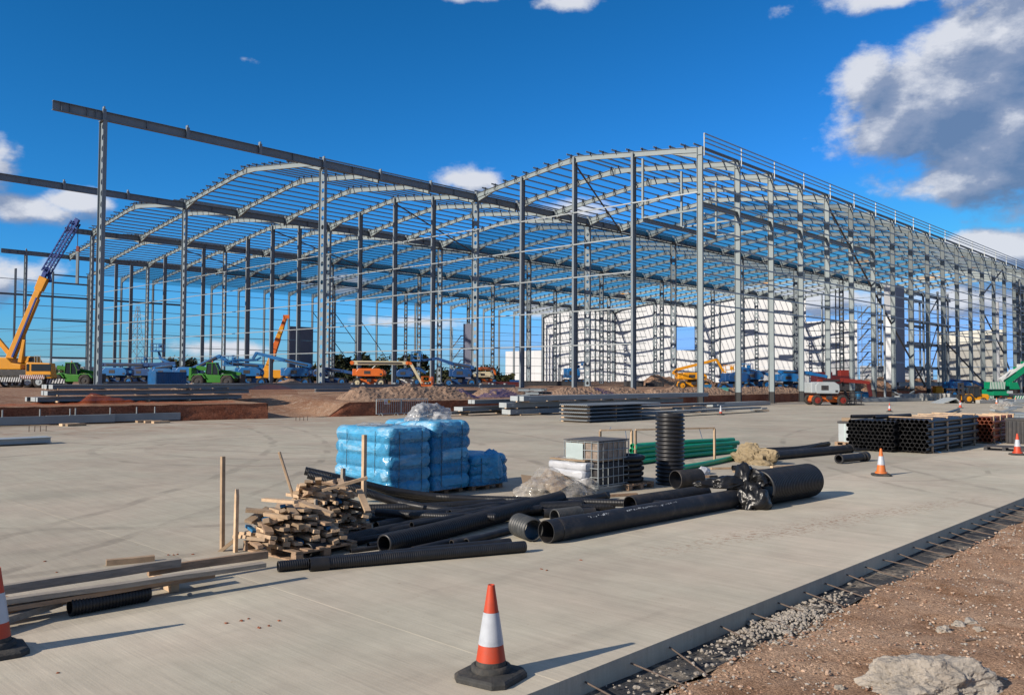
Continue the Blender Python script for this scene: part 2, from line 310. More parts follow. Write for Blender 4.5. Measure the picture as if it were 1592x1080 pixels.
# concrete yard material: brushed lines run along X, tyre arcs, mud specks
def yard_mat():
    m_ = bpy.data.materials.new('yard_concrete'); m_.use_nodes = True; t = m_.node_tree; N, L = t.nodes.new, t.links.new; b = t.nodes['Principled BSDF']
    b.inputs['Roughness'].default_value = .85; b.inputs['Specular IOR Level'].default_value = .3
    g_ = N('ShaderNodeNewGeometry'); P = g_.outputs['Position']
    def noise_(sc_, det, rough, st=(1, 1, 1)):
        mp = N('ShaderNodeMapping'); L(P, mp.inputs[0]); mp.inputs['Scale'].default_value = st
        n = N('ShaderNodeTexNoise'); n.inputs['Scale'].default_value = sc_; n.inputs['Detail'].default_value = det; n.inputs['Roughness'].default_value = rough; L(mp.outputs[0], n.inputs['Vector']); return n.outputs['Fac']
    def mr(v, a, b_, c, d):
        r = N('ShaderNodeMapRange'); L(v, r.inputs[0])
        for k, q in enumerate((a, b_, c, d)): r.inputs[k+1].default_value = q
        return r.outputs[0]
    def mt(op, a, b_=None, c=None): return gm(op, a, b_, t, c)
    brush = noise_(1, 3, .6, (1.2, 34, 1)); brush2 = noise_(1, 4, .65, (.35, 7, 1)); big = noise_(.22, 5, .6); med = noise_(1.6, 6, .65); fine = noise_(60, 3, .6)
    oi = N('ShaderNodeObjectInfo')
    v = mt('MULTIPLY', mr(brush, .25, .75, .93, 1.07), mr(brush2, .3, .7, .93, 1.07))
    v = mt('MULTIPLY', v, mr(big, .3, .7, .84, 1.12)); v = mt('MULTIPLY', v, mr(med, .3, .7, .90, 1.08)); v = mt('MULTIPLY', v, mr(noise_(1, 4, .7, (.9, .12, 1)), .56, .72, 1, .86)); v = mt('MULTIPLY', v, mr(fine, .3, .7, .94, 1.05))
    v = mt('MULTIPLY', v, mr(oi.outputs['Random'], 0, 1, .965, 1.035))
    sp = N('ShaderNodeSeparateXYZ'); L(P, sp.inputs[0])
    v = mt('MULTIPLY', v, mr(sp.outputs[0], 32.3, 32.5, .93, 1.12))
    arcs = None
    wob = mt('MULTIPLY', mt('SUBTRACT', noise_(.5, 2, .5), .5), .5)
    for (cx, cyy, rad, w_) in ((14, -52, 5.2, .10), (14.3, -52.2, 6.9, .10), (20, -58, 9, .09), (2, -30, 26, .09), (2, -30, 28, .09), (8, -62, 22, .08), (25, -30, 9, .08), (60, -20, 36, .08), (60, -20, 38, .08), (-10, -90, 44, .08), (-10, -90, 46, .08), (31, -44, 4.2, .05)):
        dx, dy = mt('SUBTRACT', sp.outputs[0], cx), mt('SUBTRACT', sp.outputs[1], cyy)
        rr = mt('SQRT', mt('ADD', mt('MULTIPLY', dx, dx), mt('MULTIPLY', dy, dy)))
        q = mr(mt('ABSOLUTE', mt('ADD', mt('SUBTRACT', rr, rad), wob)), w_, w_*2, 1, 0)
        arcs = q if arcs is None else mt('MAXIMUM', arcs, q)
    ta = mt('MULTIPLY', arcs, mr(noise_(.8, 5, .7), .42, .6, 0, .30))
    v = mt('MULTIPLY', v, mt('SUBTRACT', 1, ta))
    colr = N('ShaderNodeMix'); colr.data_type = 'RGBA'; L(mr(noise_(.35, 4, .6), .38, .62, 0, 1), colr.inputs[0]); colr.inputs[6].default_value = (.40, .345, .27, 1); colr.inputs[7].default_value = (.40, .365, .285, 1)
    sc_ = N('ShaderNodeVectorMath'); sc_.operation = 'SCALE'; L(colr.outputs[2], sc_.inputs[0]); L(v, sc_.inputs['Scale'])
    # red mud: streaks along the wheel path near the slab edge, and sparse specks
    st = mr(mt('ABSOLUTE', mt('ADD', mt('SUBTRACT', mt('ADD', sp.outputs[0], mt('MULTIPLY', sp.outputs[1], -.18)), 45.2), mt('MULTIPLY', wob, 1.2))), .05, .55, 1, 0)
    yr = mt('MULTIPLY', mr(sp.outputs[1], -60, -57, 0, 1), mr(sp.outputs[1], -51, -48, 1, 0))
    st = mt('MULTIPLY', mt('MULTIPLY', st, yr), mr(noise_(9, 5, .75), .50, .62, 0, .85))
    spk = mt('MULTIPLY', mr(noise_(7, 4, .8), .64, .72, 0, .7), mr(noise_(.5, 2, .5), .45, .6, 0, 1)); spk = mt('MAXIMUM', spk, mt('MULTIPLY', mr(noise_(22, 3, .7), .69, .74, 0, .6), mr(noise_(.9, 3, .6), .4, .6, .2, 1)))
    near = mt('MULTIPLY', mr(sp.outputs[0], 0, 6, .55, 0), mr(noise_(.6, 5, .7), .4, .65, 0, 1))
    mm = mt('MAXIMUM', mt('MAXIMUM', st, spk), near)
    mud = N('ShaderNodeMix'); mud.data_type = 'RGBA'; L(mm, mud.inputs[0]); L(sc_.outputs[0], mud.inputs[6]); mud.inputs[7].default_value = (.23, .12, .07, 1)
    L(mud.outputs[2], b.inputs['Base Color'])
    bp = N('ShaderNodeBump'); bp.inputs['Strength'].default_value = .35; bp.inputs['Distance'].default_value = .006; L(mt('ADD', brush, mt('MULTIPLY', fine, .6)), bp.inputs['Height']); L(bp.outputs[0], b.inputs['Normal'])
    return m_
M['yard'] = yard_mat()

def ground_mat(name, c1, c2, c3, s1=.25, s2=3., bump=.6, bs=8, con=.28):
    m_ = bpy.data.materials.new(name); m_.use_nodes = True; t = m_.node_tree; N, L = t.nodes.new, t.links.new; b = t.nodes['Principled BSDF']
    b.inputs['Roughness'].default_value = .95; b.inputs['Specular IOR Level'].default_value = .15
    g_ = N('ShaderNodeNewGeometry')
    def n_(s_, d, r): 
        n = N('ShaderNodeTexNoise'); n.inputs['Scale'].default_value = s_; n.inputs['Detail'].default_value = d; n.inputs['Roughness'].default_value = r; L(g_.outputs['Position'], n.inputs['Vector']); return n.outputs['Fac']
    a = N('ShaderNodeValToRGB'); L(n_(s1, 8, .65), a.inputs[0]); e_ = a.color_ramp.elements; e_[0].position = .38; e_[0].color = (*c1, 1); e_[1].position = .64; e_[1].color = (*c2, 1)
    b2 = N('ShaderNodeMapRange'); L(n_(s2, 8, .7), b2.inputs[0]); b2.inputs[1].default_value = .5; b2.inputs[2].default_value = .66
    mx_ = N('ShaderNodeMix'); mx_.data_type = 'RGBA'; L(b2.outputs[0], mx_.inputs[0]); L(a.outputs[0], mx_.inputs[6]); mx_.inputs[7].default_value = (*c3, 1)
    vo = N('ShaderNodeTexVoronoi'); vo.inputs['Scale'].default_value = bs*3; L(g_.outputs['Position'], vo.inputs['Vector'])
    hs = N('ShaderNodeSeparateXYZ'); L(vo.outputs['Color'], hs.inputs[0]); r = N('ShaderNodeMapRange'); L(hs.outputs[0], r.inputs[0]); r.inputs[3].default_value = 1-con; r.inputs[4].default_value = 1+con
    sc_ = N('ShaderNodeVectorMath'); sc_.operation = 'SCALE'; L(mx_.outputs[2], sc_.inputs[0]); L(r.outputs[0], sc_.inputs['Scale']); L(sc_.outputs[0], b.inputs['Base Color'])
    bp = N('ShaderNodeBump'); bp.inputs['Strength'].default_value = bump; bp.inputs['Distance'].default_value = .04; L(n_(bs, 8, .75), bp.inputs['Height']); L(bp.outputs[0], b.inputs['Normal']); return m_
M['soil'] = ground_mat('brown_site_soil', (.17, .085, .05), (.27, .17, .11), (.30, .22, .16))
M['bank'] = ground_mat('red_clay', (.17, .055, .03), (.26, .10, .055), (.22, .09, .055), .6, 2.5, .9, 6)
M['gravel'] = ground_mat('crushed_red_gravel', (.34, .205, .125), (.45, .30, .20), (.22, .12, .065), .7, 1.6, 1.0, 26, .5)
M['stone'] = ground_mat('pinkish_stone', (.20, .13, .09), (.28, .195, .14), (.17, .11, .08), 2, 8, 1.0, 10)
M['field'] = ground_mat('far_field', (.06, .07, .03), (.10, .095, .04), (.13, .10, .06), .01, .05, .2, 1)
M['membrane'] = ground_mat('black_membrane_with_grit', (.03, .032, .038), (.06, .06, .06), (.30, .25, .19), 1.3, 2.2, .5, 12)

# ------------------------------------------------------------------ setting
mb = MB(); mb.add([(-6000, -6000, -1.2), (6000, -6000, -1.2), (6000, 6000, -1.2), (-6000, 6000, -1.2)], [(0, 1, 2, 3)])
tag(mb.build('ground', M['field']), kind='structure')
# building platform / site soil left of the bank
ys = [-400, -200, -120, -90]+[-80+1.0*k for k in range(0, 120)]+[40+6*k for k in range(0, 25)]+[190, 230, 330, 600, 1500, 4000]
ys = sorted(set(ys+[NOT0-.02, NOT0+.02, NOT0+.3]))
ds = [0, .15, .5, 1, 1.7, 2.5, 3.5, 5, 7, 9, 11, 14, 18, 23, 30, 40, 60, 90, 140, 220, 400, 900, 2500, 5000]
mb = MB(); rows = []
for y in ys:
    row = []
    for d in ds:
        x = xb(y)-d; z = th(x-1e-4, y)
        if d > 0 and y > -90: z += .09*noise.noise(Vector((x*.35, y*.35, 0)))*min(1, d) + .05*noise.noise(Vector((x*1.1, y*1.1, 3)))
        elif NOT1 < y < 170 or -90 < y < NOT0: z += .04*noise.noise(Vector((0, y*1.4, 9)))
        row.append((x, y, z))
    rows.append(row)
mb.rings(rows, closed=False)
tag(mb.build('site_soil', M['soil']), kind='structure')
# red bank face
for (a, b_) in ((-90, NOT0), (NOT1-1.8, 172)):
    mb = MB(); rows = []; y = a
    while y <= b_+1e-6:
        hz = th(xb(y)-.01 if not (NOT0 < y < NOT1) else xb(y), y); row = []
        for k in range(7):
            u = k/6; hh = (.92 if y <= NOT0 or y >= NOT1 else .92*sm((y-(NOT1-1.8))/1.8))+.05*noise.noise(Vector((0, y*1.4, 9)))
            row.append((xb(y)+.16*(1-u)+.07*noise.noise(Vector((y*2.2, u*3, 1)))*(1 if 0 < k < 6 else .3)-.004*k, y, hh*u*(1.01)-.02*(1-u)))
        rows.append(row); y += .35
    rows[0] = rows[0]
    # close the notch end with a return face
    end = rows[-1] if b_ == NOT0 else rows[0]
    mb.rings(rows, closed=False)
    yy = b_ if b_ == NOT0 else a
    ret = []
    for q in range(12):
        row = []
        for k in range(7):
            p = end[k]; d = q*.8; hh = 1.0 if q else 1
            row.append((p[0]-d, p[1]+(.12*noise.noise(Vector((q, k, 4))) if q else 0), p[2]*(1 if b_ == NOT0 else max(.02, 1-q*.02))+(.015*q if k == 6 else 0)))
        ret.append(row)
    if b_ == NOT0: mb.rings(ret, closed=False)
    tag(mb.build('earth_bank', M['bank']), kind='structure')
# yard slabs
sx = [37.1, 32.4, 27.8, 23.2, 18.6, 14.0, 9.4, 4.8, .2, -4.4, -9.0]
yard = bpy.data.objects.new('concrete_yard', None); link(yard); tag(yard, kind='structure')
g0 = .003
slabm = {}
for k in range(len(sx)-1):
    wdt = sx[k]-sx[k+1]-g0
    key = round(wdt, 3)
    if key not in slabm:
        q = MB(); hx, hy, c = wdt/2, (6-g0)/2, .001
        P = [(-hx, -hy, -.26), (hx, -hy, -.26), (hx, hy, -.26), (-hx, hy, -.26), (-hx, -hy, -c), (hx, -hy, -c), (hx, hy, -c), (-hx, hy, -c), (-hx+c, -hy+c, 0), (hx-c, -hy+c, 0), (hx-c, hy-c, 0), (-hx+c, hy-c, 0)]
        q.add(P, [(0,3,2,1),(0,1,5,4),(1,2,6,5),(2,3,7,6),(3,0,4,7),(4,5,9,8),(5,6,10,9),(6,7,11,10),(7,4,8,11),(8,9,10,11)]); slabm[key] = q.mesh('slab', M['yard'])
    for j in range(16):
        y = -88+6*j+3
        if y > 6: break
        inst('slab', slabm[key], yard, ((sx[k]+sx[k+1])/2, y, 0))
mb = MB()
for j in range(35):
    for k in range(len(sx)-1):
        y0 = 8+6*j; mb.box(((sx[k]+sx[k+1])/2, y0+3, -.175), (sx[k]-sx[k+1]-.02, 5.98, .35))
o = mb.build('slab_field', M['yard'], yard); o['kind'] = 'stuff'
mb = MB(); mb.box((14, 50, -.39), (46, 290, .25)); tag(mb.build('sub_base', M['soil']), kind='structure')
# membrane strip, gravel
mb = MB(); rows = []
for j in range(160):
    y = -78+j*.35; row = []
    for k in range(7):
        x = 37.105+k*.085+(.08*noise.noise(Vector((0, y*.8, 2))) if k == 6 else 0)
        row.append((x, y, -.195+.02*noise.noise(Vector((x*3, y*2.2, 0)))+(.02 if k == 6 else 0)))
    rows.append(row)
mb.rings(rows, closed=False)
tag(mb.build('ground_membrane', M['membrane']), kind='structure')
mb = MB(); rows = []; yl = [-300, -150, -90]+[-80+.16*k for k in range(250)]+[-39+1.2*k for k in range(60)]+[60, 120, 300, 900, 3000]
for y in yl:
    row = []
    for k, d in enumerate([0, .04, .1]+[.1+.12*q for q in range(1, 36)]+[5, 6, 8, 12, 20, 60, 300, 3000]):
        x = 37.56+d+.08*noise.noise(Vector((0, y*.8, 2)))+.05*noise.noise(Vector((3, y*3.1, 2)))*(d < .2)
        z = -.185+.03*min(1, d*3)+.05*noise.noise(Vector((x*.9, y*.9, 5)))+.045*noise.noise(Vector((x*4, y*4, 5)))+.02*noise.noise(Vector((x*13, y*13, 5))) if d < 8 else -.2
        row.append((x, y, z if k else -.25))
    rows.append(row)
mb.rings(rows, closed=False)
tag(mb.build('gravel_ground', M['gravel']), kind='structure')
def stone(mb_, c, s_, mi=0, seed=0):
    r_ = random.Random(seed); t_ = (1+5**.5)/2
    vs = [Vector(q).normalized() for q in ((-1,t_,0),(1,t_,0),(-1,-t_,0),(1,-t_,0),(0,-1,t_),(0,1,t_),(0,-1,-t_),(0,1,-t_),(t_,0,-1),(t_,0,1),(-t_,0,-1),(-t_,0,1))]
    fs = [(0,11,5),(0,5,1),(0,1,7),(0,7,10),(0,10,11),(1,5,9),(5,11,4),(11,10,2),(10,7,6),(7,1,8),(3,9,4),(3,4,2),(3,2,6),(3,6,8),(3,8,9),(4,9,5),(2,4,11),(6,2,10),(8,6,7),(9,8,1)]
    M_ = Matrix.Rotation(r_.uniform(0, 6), 3, 'Z')@Matrix.Rotation(r_.uniform(-.5, .5), 3, 'X')
    sc3 = Vector((s_*r_.uniform(.7, 1.3), s_*r_.uniform(.6, 1.1), s_*r_.uniform(.45, .8)))
    mb_.add([M_@Vector((v.x*sc3.x*r_.uniform(.75, 1.15), v.y*sc3.y*r_.uniform(.75, 1.15), v.z*sc3.z*r_.uniform(.75, 1.15)))+Vector(c) for v in vs], fs, mi)
mb = MB()
for k in range(16000):
    y = -66+22*rnd.random()**1.5; x = 37.6+3.4*rnd.random()
    stone(mb, (x, y, -.155+.05*noise.noise(Vector((x*.9, y*.9, 5)))+.03*noise.noise(Vector((x*5, y*5, 5)))), rnd.choice((.005, .007, .009, .012, .012, .016, .022)), k % 3, k)
tag(mb.build('loose_gravel', [mat('loose_chips', (.60, .42, .30), .9, 0, .4, 25), mat('brown_chips', (.36, .21, .14), .9, 0, .4, 25), mat('grey_chips', (.46, .42, .37), .9, 0, .4, 25)], fixn=False), kind='stuff')
mb = MB()
for k in range(1300):
    t_ = rnd.random(); y = rnd.gauss(-60.4, .6) if k % 4 else -63.5+5*t_; x = 37.42+rnd.gauss(0, .18)
    if x < 37.15: continue
    stone(mb, (x, y, -.18+.045*math.exp(-((x-37.42)/.2)**2)), rnd.choice((.006, .009, .012, .016, .02, .03)), 0, k+9000)
tag(mb.build('concrete_rubble', M['rock'], fixn=False), kind='stuff')
# dowel bars in the slab edge
bars = [-65.6, -65.0, -64.3]+[-63.65, -62.96, -62.3, -61.3, -60.6, -59.95, -59.24, -58.61, -57.9, -57.24, -56.57, -55.94, -55.26, -54.6, -54.0, -53.4, -52.8, -52.1, -51.5, -50.9, -50.2, -49.6, -49]
q = MB(); q.cyl((-.05, 0, 0), (.5, .0, -.045), .0085, 8); q.cyl((.5, 0, -.045), (.58, .01, -.055), .0085, 8, r2=.007)
for k in range(26): q.cyl((.01+.02*k, 0, -.0018*k-.0045), (.016+.02*k, 0, -.0018*k-.005), .0098, 8)
dm = q.mesh('dowel_bar', M['rust'])
for y in bars:
    inst('dowel_bar', dm, yard, (37.1, y, -.085), (0, rnd.uniform(-.02, .1), rnd.uniform(-.35, .12)))

# ------------------------------------------------------------------ steel building
bld = thing('steel_frame_building', 'huge unclad multi-bay warehouse frame of grey steel on the brown site', 'building')
i0 = {0: 0, 1: -3, 2: -3, 3: -2, 4: 0}; NI = 21
def roofz(v):  # height of rafter top at span coordinate v
    f = v-math.floor(v); return H+RISE*(1-abs(f-.5)*2)
# rafter: local x from valley/eave (0) to apex (S/2), local z relative to H
def rafter_mesh(name, haunch=True):
    q = MB(); L_ = S/2; sl = RISE/L_; dp = .52; tf = .03; w = .22
    def top(x): return x*sl
    def bot(x): return top(x)-dp-(.6*max(0, 1-x/3.2))-(.18*max(0, (x-L_+2.0)/2.0))
    xs = [.25, 3.2, L_-2.0, L_-.02]
    P = [(x, top(x)) for x in xs]+[(x, bot(x)) for x in xs[::-1]]
    q.prism(P, -.01, .01)
    for a, b_ in zip(xs, xs[1:]):
        q.bar((a, 0, top(a)-tf/2), (b_, 0, top(b_)-tf/2), w, tf); q.bar((a, 0, bot(a)), (b_, 0, bot(b_)), w, tf)
    q.bar((.25, 0, -dp), (3.2, 0, top(3.2)-dp+tf), w*.9, tf)         # original bottom flange above the haunch
    for k in range(1, 10):
        x = k*L_/9.3; q.box((x, 0, top(x)+.16), (.09, .16, .32), 1)      # purlin cleat
        q.bar((x+.03, -.14, top(x)-.0), (x-.06, -.16, bot(x)+.05), .05, .05, 1)   # fly brace
        q.bar((x+.35, -.62, top(x)+.12), (x-.05, -.14, bot(x)+.06), .045, .045, 1)
    q.box((.27, 0, -.55), (.04, w, 1.08)); q.box((L_-.03, 0, RISE-.35), (.04, w, .74))
    return q.mesh(name, [M['steel'], M['brace']])
rm = rafter_mesh('rafter')
for v in range(5):
    for i in range(i0[v], NI+1):
        inst('rafter', rm, bld, (-v*S-S, i*B, H))                       # from far valley rising towards +X
        inst('rafter', rm, bld, (-v*S, i*B, H), (0, 0, math.pi))        # from near valley rising towards -X
# purlins, one per line
pm = {}
for v in range(5):
    a, b_ = i0[v]*B-.5, NI*B+.3
    if v not in pm:
        q = MB(); L_ = b_-a
        q.bar((0, 0, 0), (0, L_, 0), .01, .13); q.box((.025, L_/2, .065), (.05, L_, .01)); q.box((-.025, L_/2, -.065), (.05, L_, .01)); pm[v] = q.mesh('purlin', M['galv'])
    for side in (0, 1):
        for k in range(10):
            x = k*(S/2)/9.3 if k else .35
            X = -v*S-(x if side == 0 else S-x); z = H+x*RISE/(S/2)+.2
            inst('purlin', pm[v], bld, (X, a+rnd.uniform(-.3, .25), z))
# valley beams
def beam(name, a, b_, w, h, mt_=None, **kw):
    q = MB(); q.ibeam(a, b_, w, h, 0, **kw); return q.build(name, mt_ or M['steel_d'], bld)
for v, st in ((1, -6.55), (2, -9.), (3, -3.55), (4, -3.55)):
    cuts = [st]+[i for i in range(-9, NI+1, 3) if i > st+.3]
    for a, b_ in zip(cuts, cuts[1:]):
        q = MB(); q.ibeam((-v*S, a*B+.02, H-.42), (-v*S, b_*B-.02, H-.42), .34, .76, tf=.035, tw=.02)
        for k in (1, 2, 4, 5): 
            yy = a*B+(b_-a)*B*k/6; q.box((-v*S+.09, yy, H-.42), (.15, .025, .68)) 
        q.build('valley_beam', M['steel_d'], bld)
    for i in range(math.ceil(st), NI+1):
        q = MB(); q.box((-v*S+.21, i*B, H-.36), (.12, .28, .98)); q.box((-v*S+.05, i*B, H+.2), (.36, .1, .3)); q.build('beam_bracket', M['steel_d'], bld)
    q = MB(); q.cyl((-v*S+.9, 2*B, H-1.3), (-v*S+.9, NI*B, H-1.3), .09, 8, 0); q.build('rainwater_pipe', M['gutter'], bld)
# cellular valley columns
def cell_col():
    q = MB(); D_ = .95; hgt = H-1.2-1.0; pitch = .9; r = .24; n = int(hgt/pitch); pz = hgt/n
    q.box((-D_/2+.02, 0, hgt/2), (.04, .32, hgt)); q.box((D_/2-.02, 0, hgt/2), (.04, .32, hgt))
    hw = D_/2-.045
    for k in range(n):
        zc = (k+.5)*pz
        for yy, fl in ((-.01, 1), (.01, -1)):
            sq = [(hw, 0), (hw, pz/2), (0, pz/2), (-hw, pz/2), (-hw, 0), (-hw, -pz/2), (0, -pz/2), (hw, -pz/2)]
            ci = [(r*math.cos(a_), r*math.sin(a_)) for a_ in [math.pi/4*j for j in range(8)]]
            c2 = []
            for j in range(8):
                c2 += [ci[j], (r*math.cos(math.pi/4*(j+.5)), r*math.sin(math.pi/4*(j+.5)))]
            P = [(x, yy, zc+z) for x, z in sq]+[(x, yy, zc+z) for x, z in c2]
            F = []
            for j in range(8):
                a_, b_ = j, (j+1)%8; F.append((a_, b_, 8+(2*j+2)%16, 8+2*j+1, 8+2*j))
            q.add(P, F, 0)
        rr = [[(r*math.cos(t_), yy, zc+r*math.sin(t_)) for t_ in [math.pi/8*j for j in range(16)]] for yy in (-.01, .01)]
        q.rings(rr)
    q.box((0, 0, .03), (1.2, .6, .06)); q.box((0, 0, hgt-.03), (1.0, .4, .05))
    return q.mesh('valley_column', M['steel_v'])
cc = cell_col()
for v in (1, 2, 3, 4):
    for i in range(-6 if v < 3 else -3, NI+1, 3):
        z = max(1.0, th(-v*S, i*B)) if i*B > -90 else 1.3
        hgt = H-1.2-1.0
        inst('valley_column', cc, bld, (-v*S, i*B, z-.05), scale=(1, 1, (H-.81-z+.05)/hgt))
# facade columns
q = MB(); hb = 1.22; dC = .60; wC = .22
for z0, z1, mi in ((0, hb, 1), (hb, H-.02, 0)):
    for sx_ in (-1, 1): q.box((sx_*(dC/2-.016), 0, (z0+z1)/2), (.032, wC, z1-z0), mi)
    q.box((0, 0, (z0+z1)/2), (dC-.066, .016, z1-z0), mi)
q.box((0, 0, .02), (.9, .5, .04), 1)
q.box((-.0, 0, H-.75), (dC-.07, .2, .03), 0)
fc = q.mesh('facade_column', [M['steel'], M['blackp']])
q = MB(); q.bar((.42, 0, H-.9), (.42, 0, H+1.25), .09, .09); pp = q.mesh('parapet_post', M['galv'])
for i in range(0, NI+1):
    inst('facade_column', fc, bld, (0, i*B, 0)); inst('parapet_post', pp, bld, (0, i*B+.1, 0))
q = MB(); q.bar((.0, 0, 0), (0, B, 0), .07, .14); gm1 = q.mesh('girt', M['galv'])
q = MB(); q.bar((.0, 0, 0), (0, B, 0), .07, .10); rl = q.mesh('parapet_rail', M['galv'])
for i in range(0, NI):
    for z in (H+1.2, H+.78, H+.38): inst('parapet_rail', rl, bld, (.46, i*B+.1, z))
    for k in range(11): 
        if i == 0 and k in (3, 7): pass
        inst('girt', gm1, bld, (.42, i*B+.05, H-.7-k*1.42))
q = MB(); q.ibeam((.1, 0, H-.1), (.1, NI*B, H-.1), .15, .18); q.build('eaves_beam', M['steel_d'], bld)
# strut beam and braces in the facade
beam('strut_beam', (-.1, .2, 19.1), (-.1, 6*B, 19.1), .25, .42)
def rod(name, a, b_, r=.11, mt_='brace'):
    q = MB(); q.cyl(a, b_, r, 8); q.build(name, M[mt_], bld)
for (ia, za, ib, zb) in ((4, H-.6, 7, 10.2), (7, 10.2, 8.9, 1.6), (13, 15, 15, 7.5), (13.2, 17.5, 15, 23), (15, 7.5, 16, 2), (10, 9, 13, 2.4)):
    rod('diagonal_brace', (-.25, ia*B, za), (-.25, ib*B, zb), .13)
for v in (0, 1, 2, 3): rod('roof_brace', (-(v+.5)*S, 0.1, H+RISE-.9), (-(v+1)*S+.4, 4*B, H-.9), .1)
for v in (2, 3, 4): rod('wall_brace', (-5*S, (6+v)*B, 20), (-5*S, (7.5+v)*B, 8), .1)
# hung frame inside the first bays
for i in (0, 1, 2): 
    q = MB(); q.bar((-6.7, i*B+.3, 18.5), (-6.7, i*B+.3, roofz(-.22)-.7), .2, .2); q.build('hanger', M['steel'], bld)
    q = MB(); q.bar((-6.7, i*B+.3, 18.6), (-.4, i*B+.3, 18.6), .1, .16); q.build('hanger_rail', M['steel'], bld)
beam('hanger_beam', (-6.7, .3, 18.4), (-6.7, 2*B+.3, 18.4), .25, .4)
# gable columns and rails
for k in range(1, 20):
    v = k/4
    if k % 4 == 0 : continue
    X = -v*S; z0 = th(X, 0)-.05; zt = roofz(v)-.1
    q = MB(); hh = zt-z0
    for s_ in (-1, 1): q.box((0, s_*.29, hh/2), (.25, .03, hh))
    q.box((0, 0, hh/2), (.018, .548, hh)); q.box((0, 0, .03), (.5, .8, .05))
    q.build('gable_column', M['steel_d'], bld, (X, .0, z0))
for k in range(0, 20):
    for z in (6.0, 9.6, 13.2, 16.7, 20.1):
        if k == 0 and z < 18: continue
        q = MB(); q.bar((-k*S/4-.05, -.36, z), (-(k+1)*S/4+.05, -.36, z), .06, .12); q.build('gable_rail', M['galv'], bld)
# left side wall: columns + rails
q = MB(); hh = H-1.2
for s_ in (-1, 1): q.box((s_*.3, 0, hh/2), (.03, .28, hh))
q.box((0, 0, hh/2), (.56, .018, hh)); sc_m = q.mesh('side_column', M['steel_d'])
for i in range(-3, NI+1): inst('side_column', sc_m, bld, (-5*S, i*B, 1.35))
for k, z in enumerate((4, 6.5, 9.2, 12, 14.6, 17.2, 19.9, 22.4)):
    q = MB(); q.bar((-5*S+.36, -3*B-6 if k % 2 else -2*B, z), (-5*S+.36, NI*B, z), .07, .13); q.build('side_rail', M['galv'], bld)
beam('side_beam', (-5*S, -4.5*B, 19.3), (-5*S, 3*B, 19.3), .3, .4)
for z in (6.3, 9.2, 14.3, 22.3, 24): beam('side_beam', (-5*S, -B, z), (-5*S, 0, z), .25, .3)
# far gable wall: panels, columns, rails
YF = NI*B+.6
def fpan(v0, v1, z0, z1, m_='white_panel', nv=None):
    nvv = nv or max(1, round((v1-v0)*8)); nzv = max(1, round((z1-z0)/4.6))
    for a in range(nvv):
        for b_ in range(nzv):
            va, vb = v0+(v1-v0)*a/nvv, v0+(v1-v0)*(a+1)/nvv; za, zb = z0+(z1-z0)*b_/nzv, z0+(z1-z0)*(b_+1)/nzv
            zt0 = zb if b_ < nzv-1 or z1 < 23 else roofz(min(4.999, va))-.1; zt1 = zb if b_ < nzv-1 or z1 < 23 else roofz(min(4.999, vb-.001))-.1
            q = MB(); q.prism([(-va*S-.012, za+.01), (-vb*S+.012, za+.01), (-vb*S+.012, zt1-.01), (-va*S-.012, zt0-.01)], YF, YF+.09)
            q.build('cladding_panel', M[m_], bld)
fpan(5.02, 5.6, 1.3, 12); fpan(4.25, 5, 1.3, 24); fpan(3.5, 4.25, 1.3, 24); fpan(3.27, 3.5, 1.3, 24); fpan(3.0, 3.27, 1.3, 11.1, nv=2); fpan(3.0, 3.27, 18, 24, nv=2); fpan(1.9, 3.0, 1.3, 24)
fpan(1.45, 1.9, 1.3, 18.0); fpan(1.2, 1.43, 1.3, 6.0); fpan(.35, .82, 1.3, 14.2, 'cream_panel'); fpan(.85, 1.15, 1.3, 5.5); 
for k in range(0, 41):
    v = k/8
    q = MB(); q.box((-v*S, YF-.3, (roofz(min(v, 4.99))+1.3)/2), (.2 if k % 2 else .3, .4, roofz(min(v, 4.99))-1.4)); q.build('end_column', M['steel_d'], bld) if k % 2 == 0 else None
for k in range(11):
    z = 3.5+2.0*k
    for v0, v1 in ((0, 1.9), (3.6, 5)):
        q = MB(); q.bar((-v0*S, YF-.12, z), (-v1*S, YF-.12, z), .1, .14); q.build('end_rail', M['steel_d'], bld)
# safety nets slung under the roof, sheet packs on it
for v in range(5):
    ia = (4, 3, 2, 2, 1)[v]
    q = MB(); rows = []
    for j in range(ia*2, (17-v)*2+1):
        y = j*B/2; row = []
        for k in range(13):
            f = k/12; row.append((-v*S-f*S, y, roofz(v+min(f, .9999))-.25-1.1*abs(math.sin(math.pi*f*2))**.7*(.55 if j % 2 else .2)-(1.1 if k in (0, 12) else 0)*.4))
        rows.append(row)
    q.rings(rows, closed=False); q.build('safety_net', M['net'], bld, fixn=False)
spots = [(1.3, 15), (1.6, 16), (.8, 14), (1.85, 17), (2.3, 16), (2.6, 18), (1.1, 18.2), (.6, 17), (3.2, 17), (1.45, 19), (.3, 15.3), (.35, 18), (.75, 19.4)]
for n_, (v, i) in enumerate(spots):
    q = MB(); 
    for k in range(3): q.box((0, 0, .12+k*.2), (5.5-k*.3, 1.3, .16), k % 2)
    sp_o = q.build('sheet_pack', [M['sheet'], M['yellow']], None, (-v*S, i*B, roofz(v)+.35)); tag(sp_o, 'pale pack of roofing sheets lying high on the far purlins under the dark nets', 'sheet pack', 'sheet packs on the far roof')
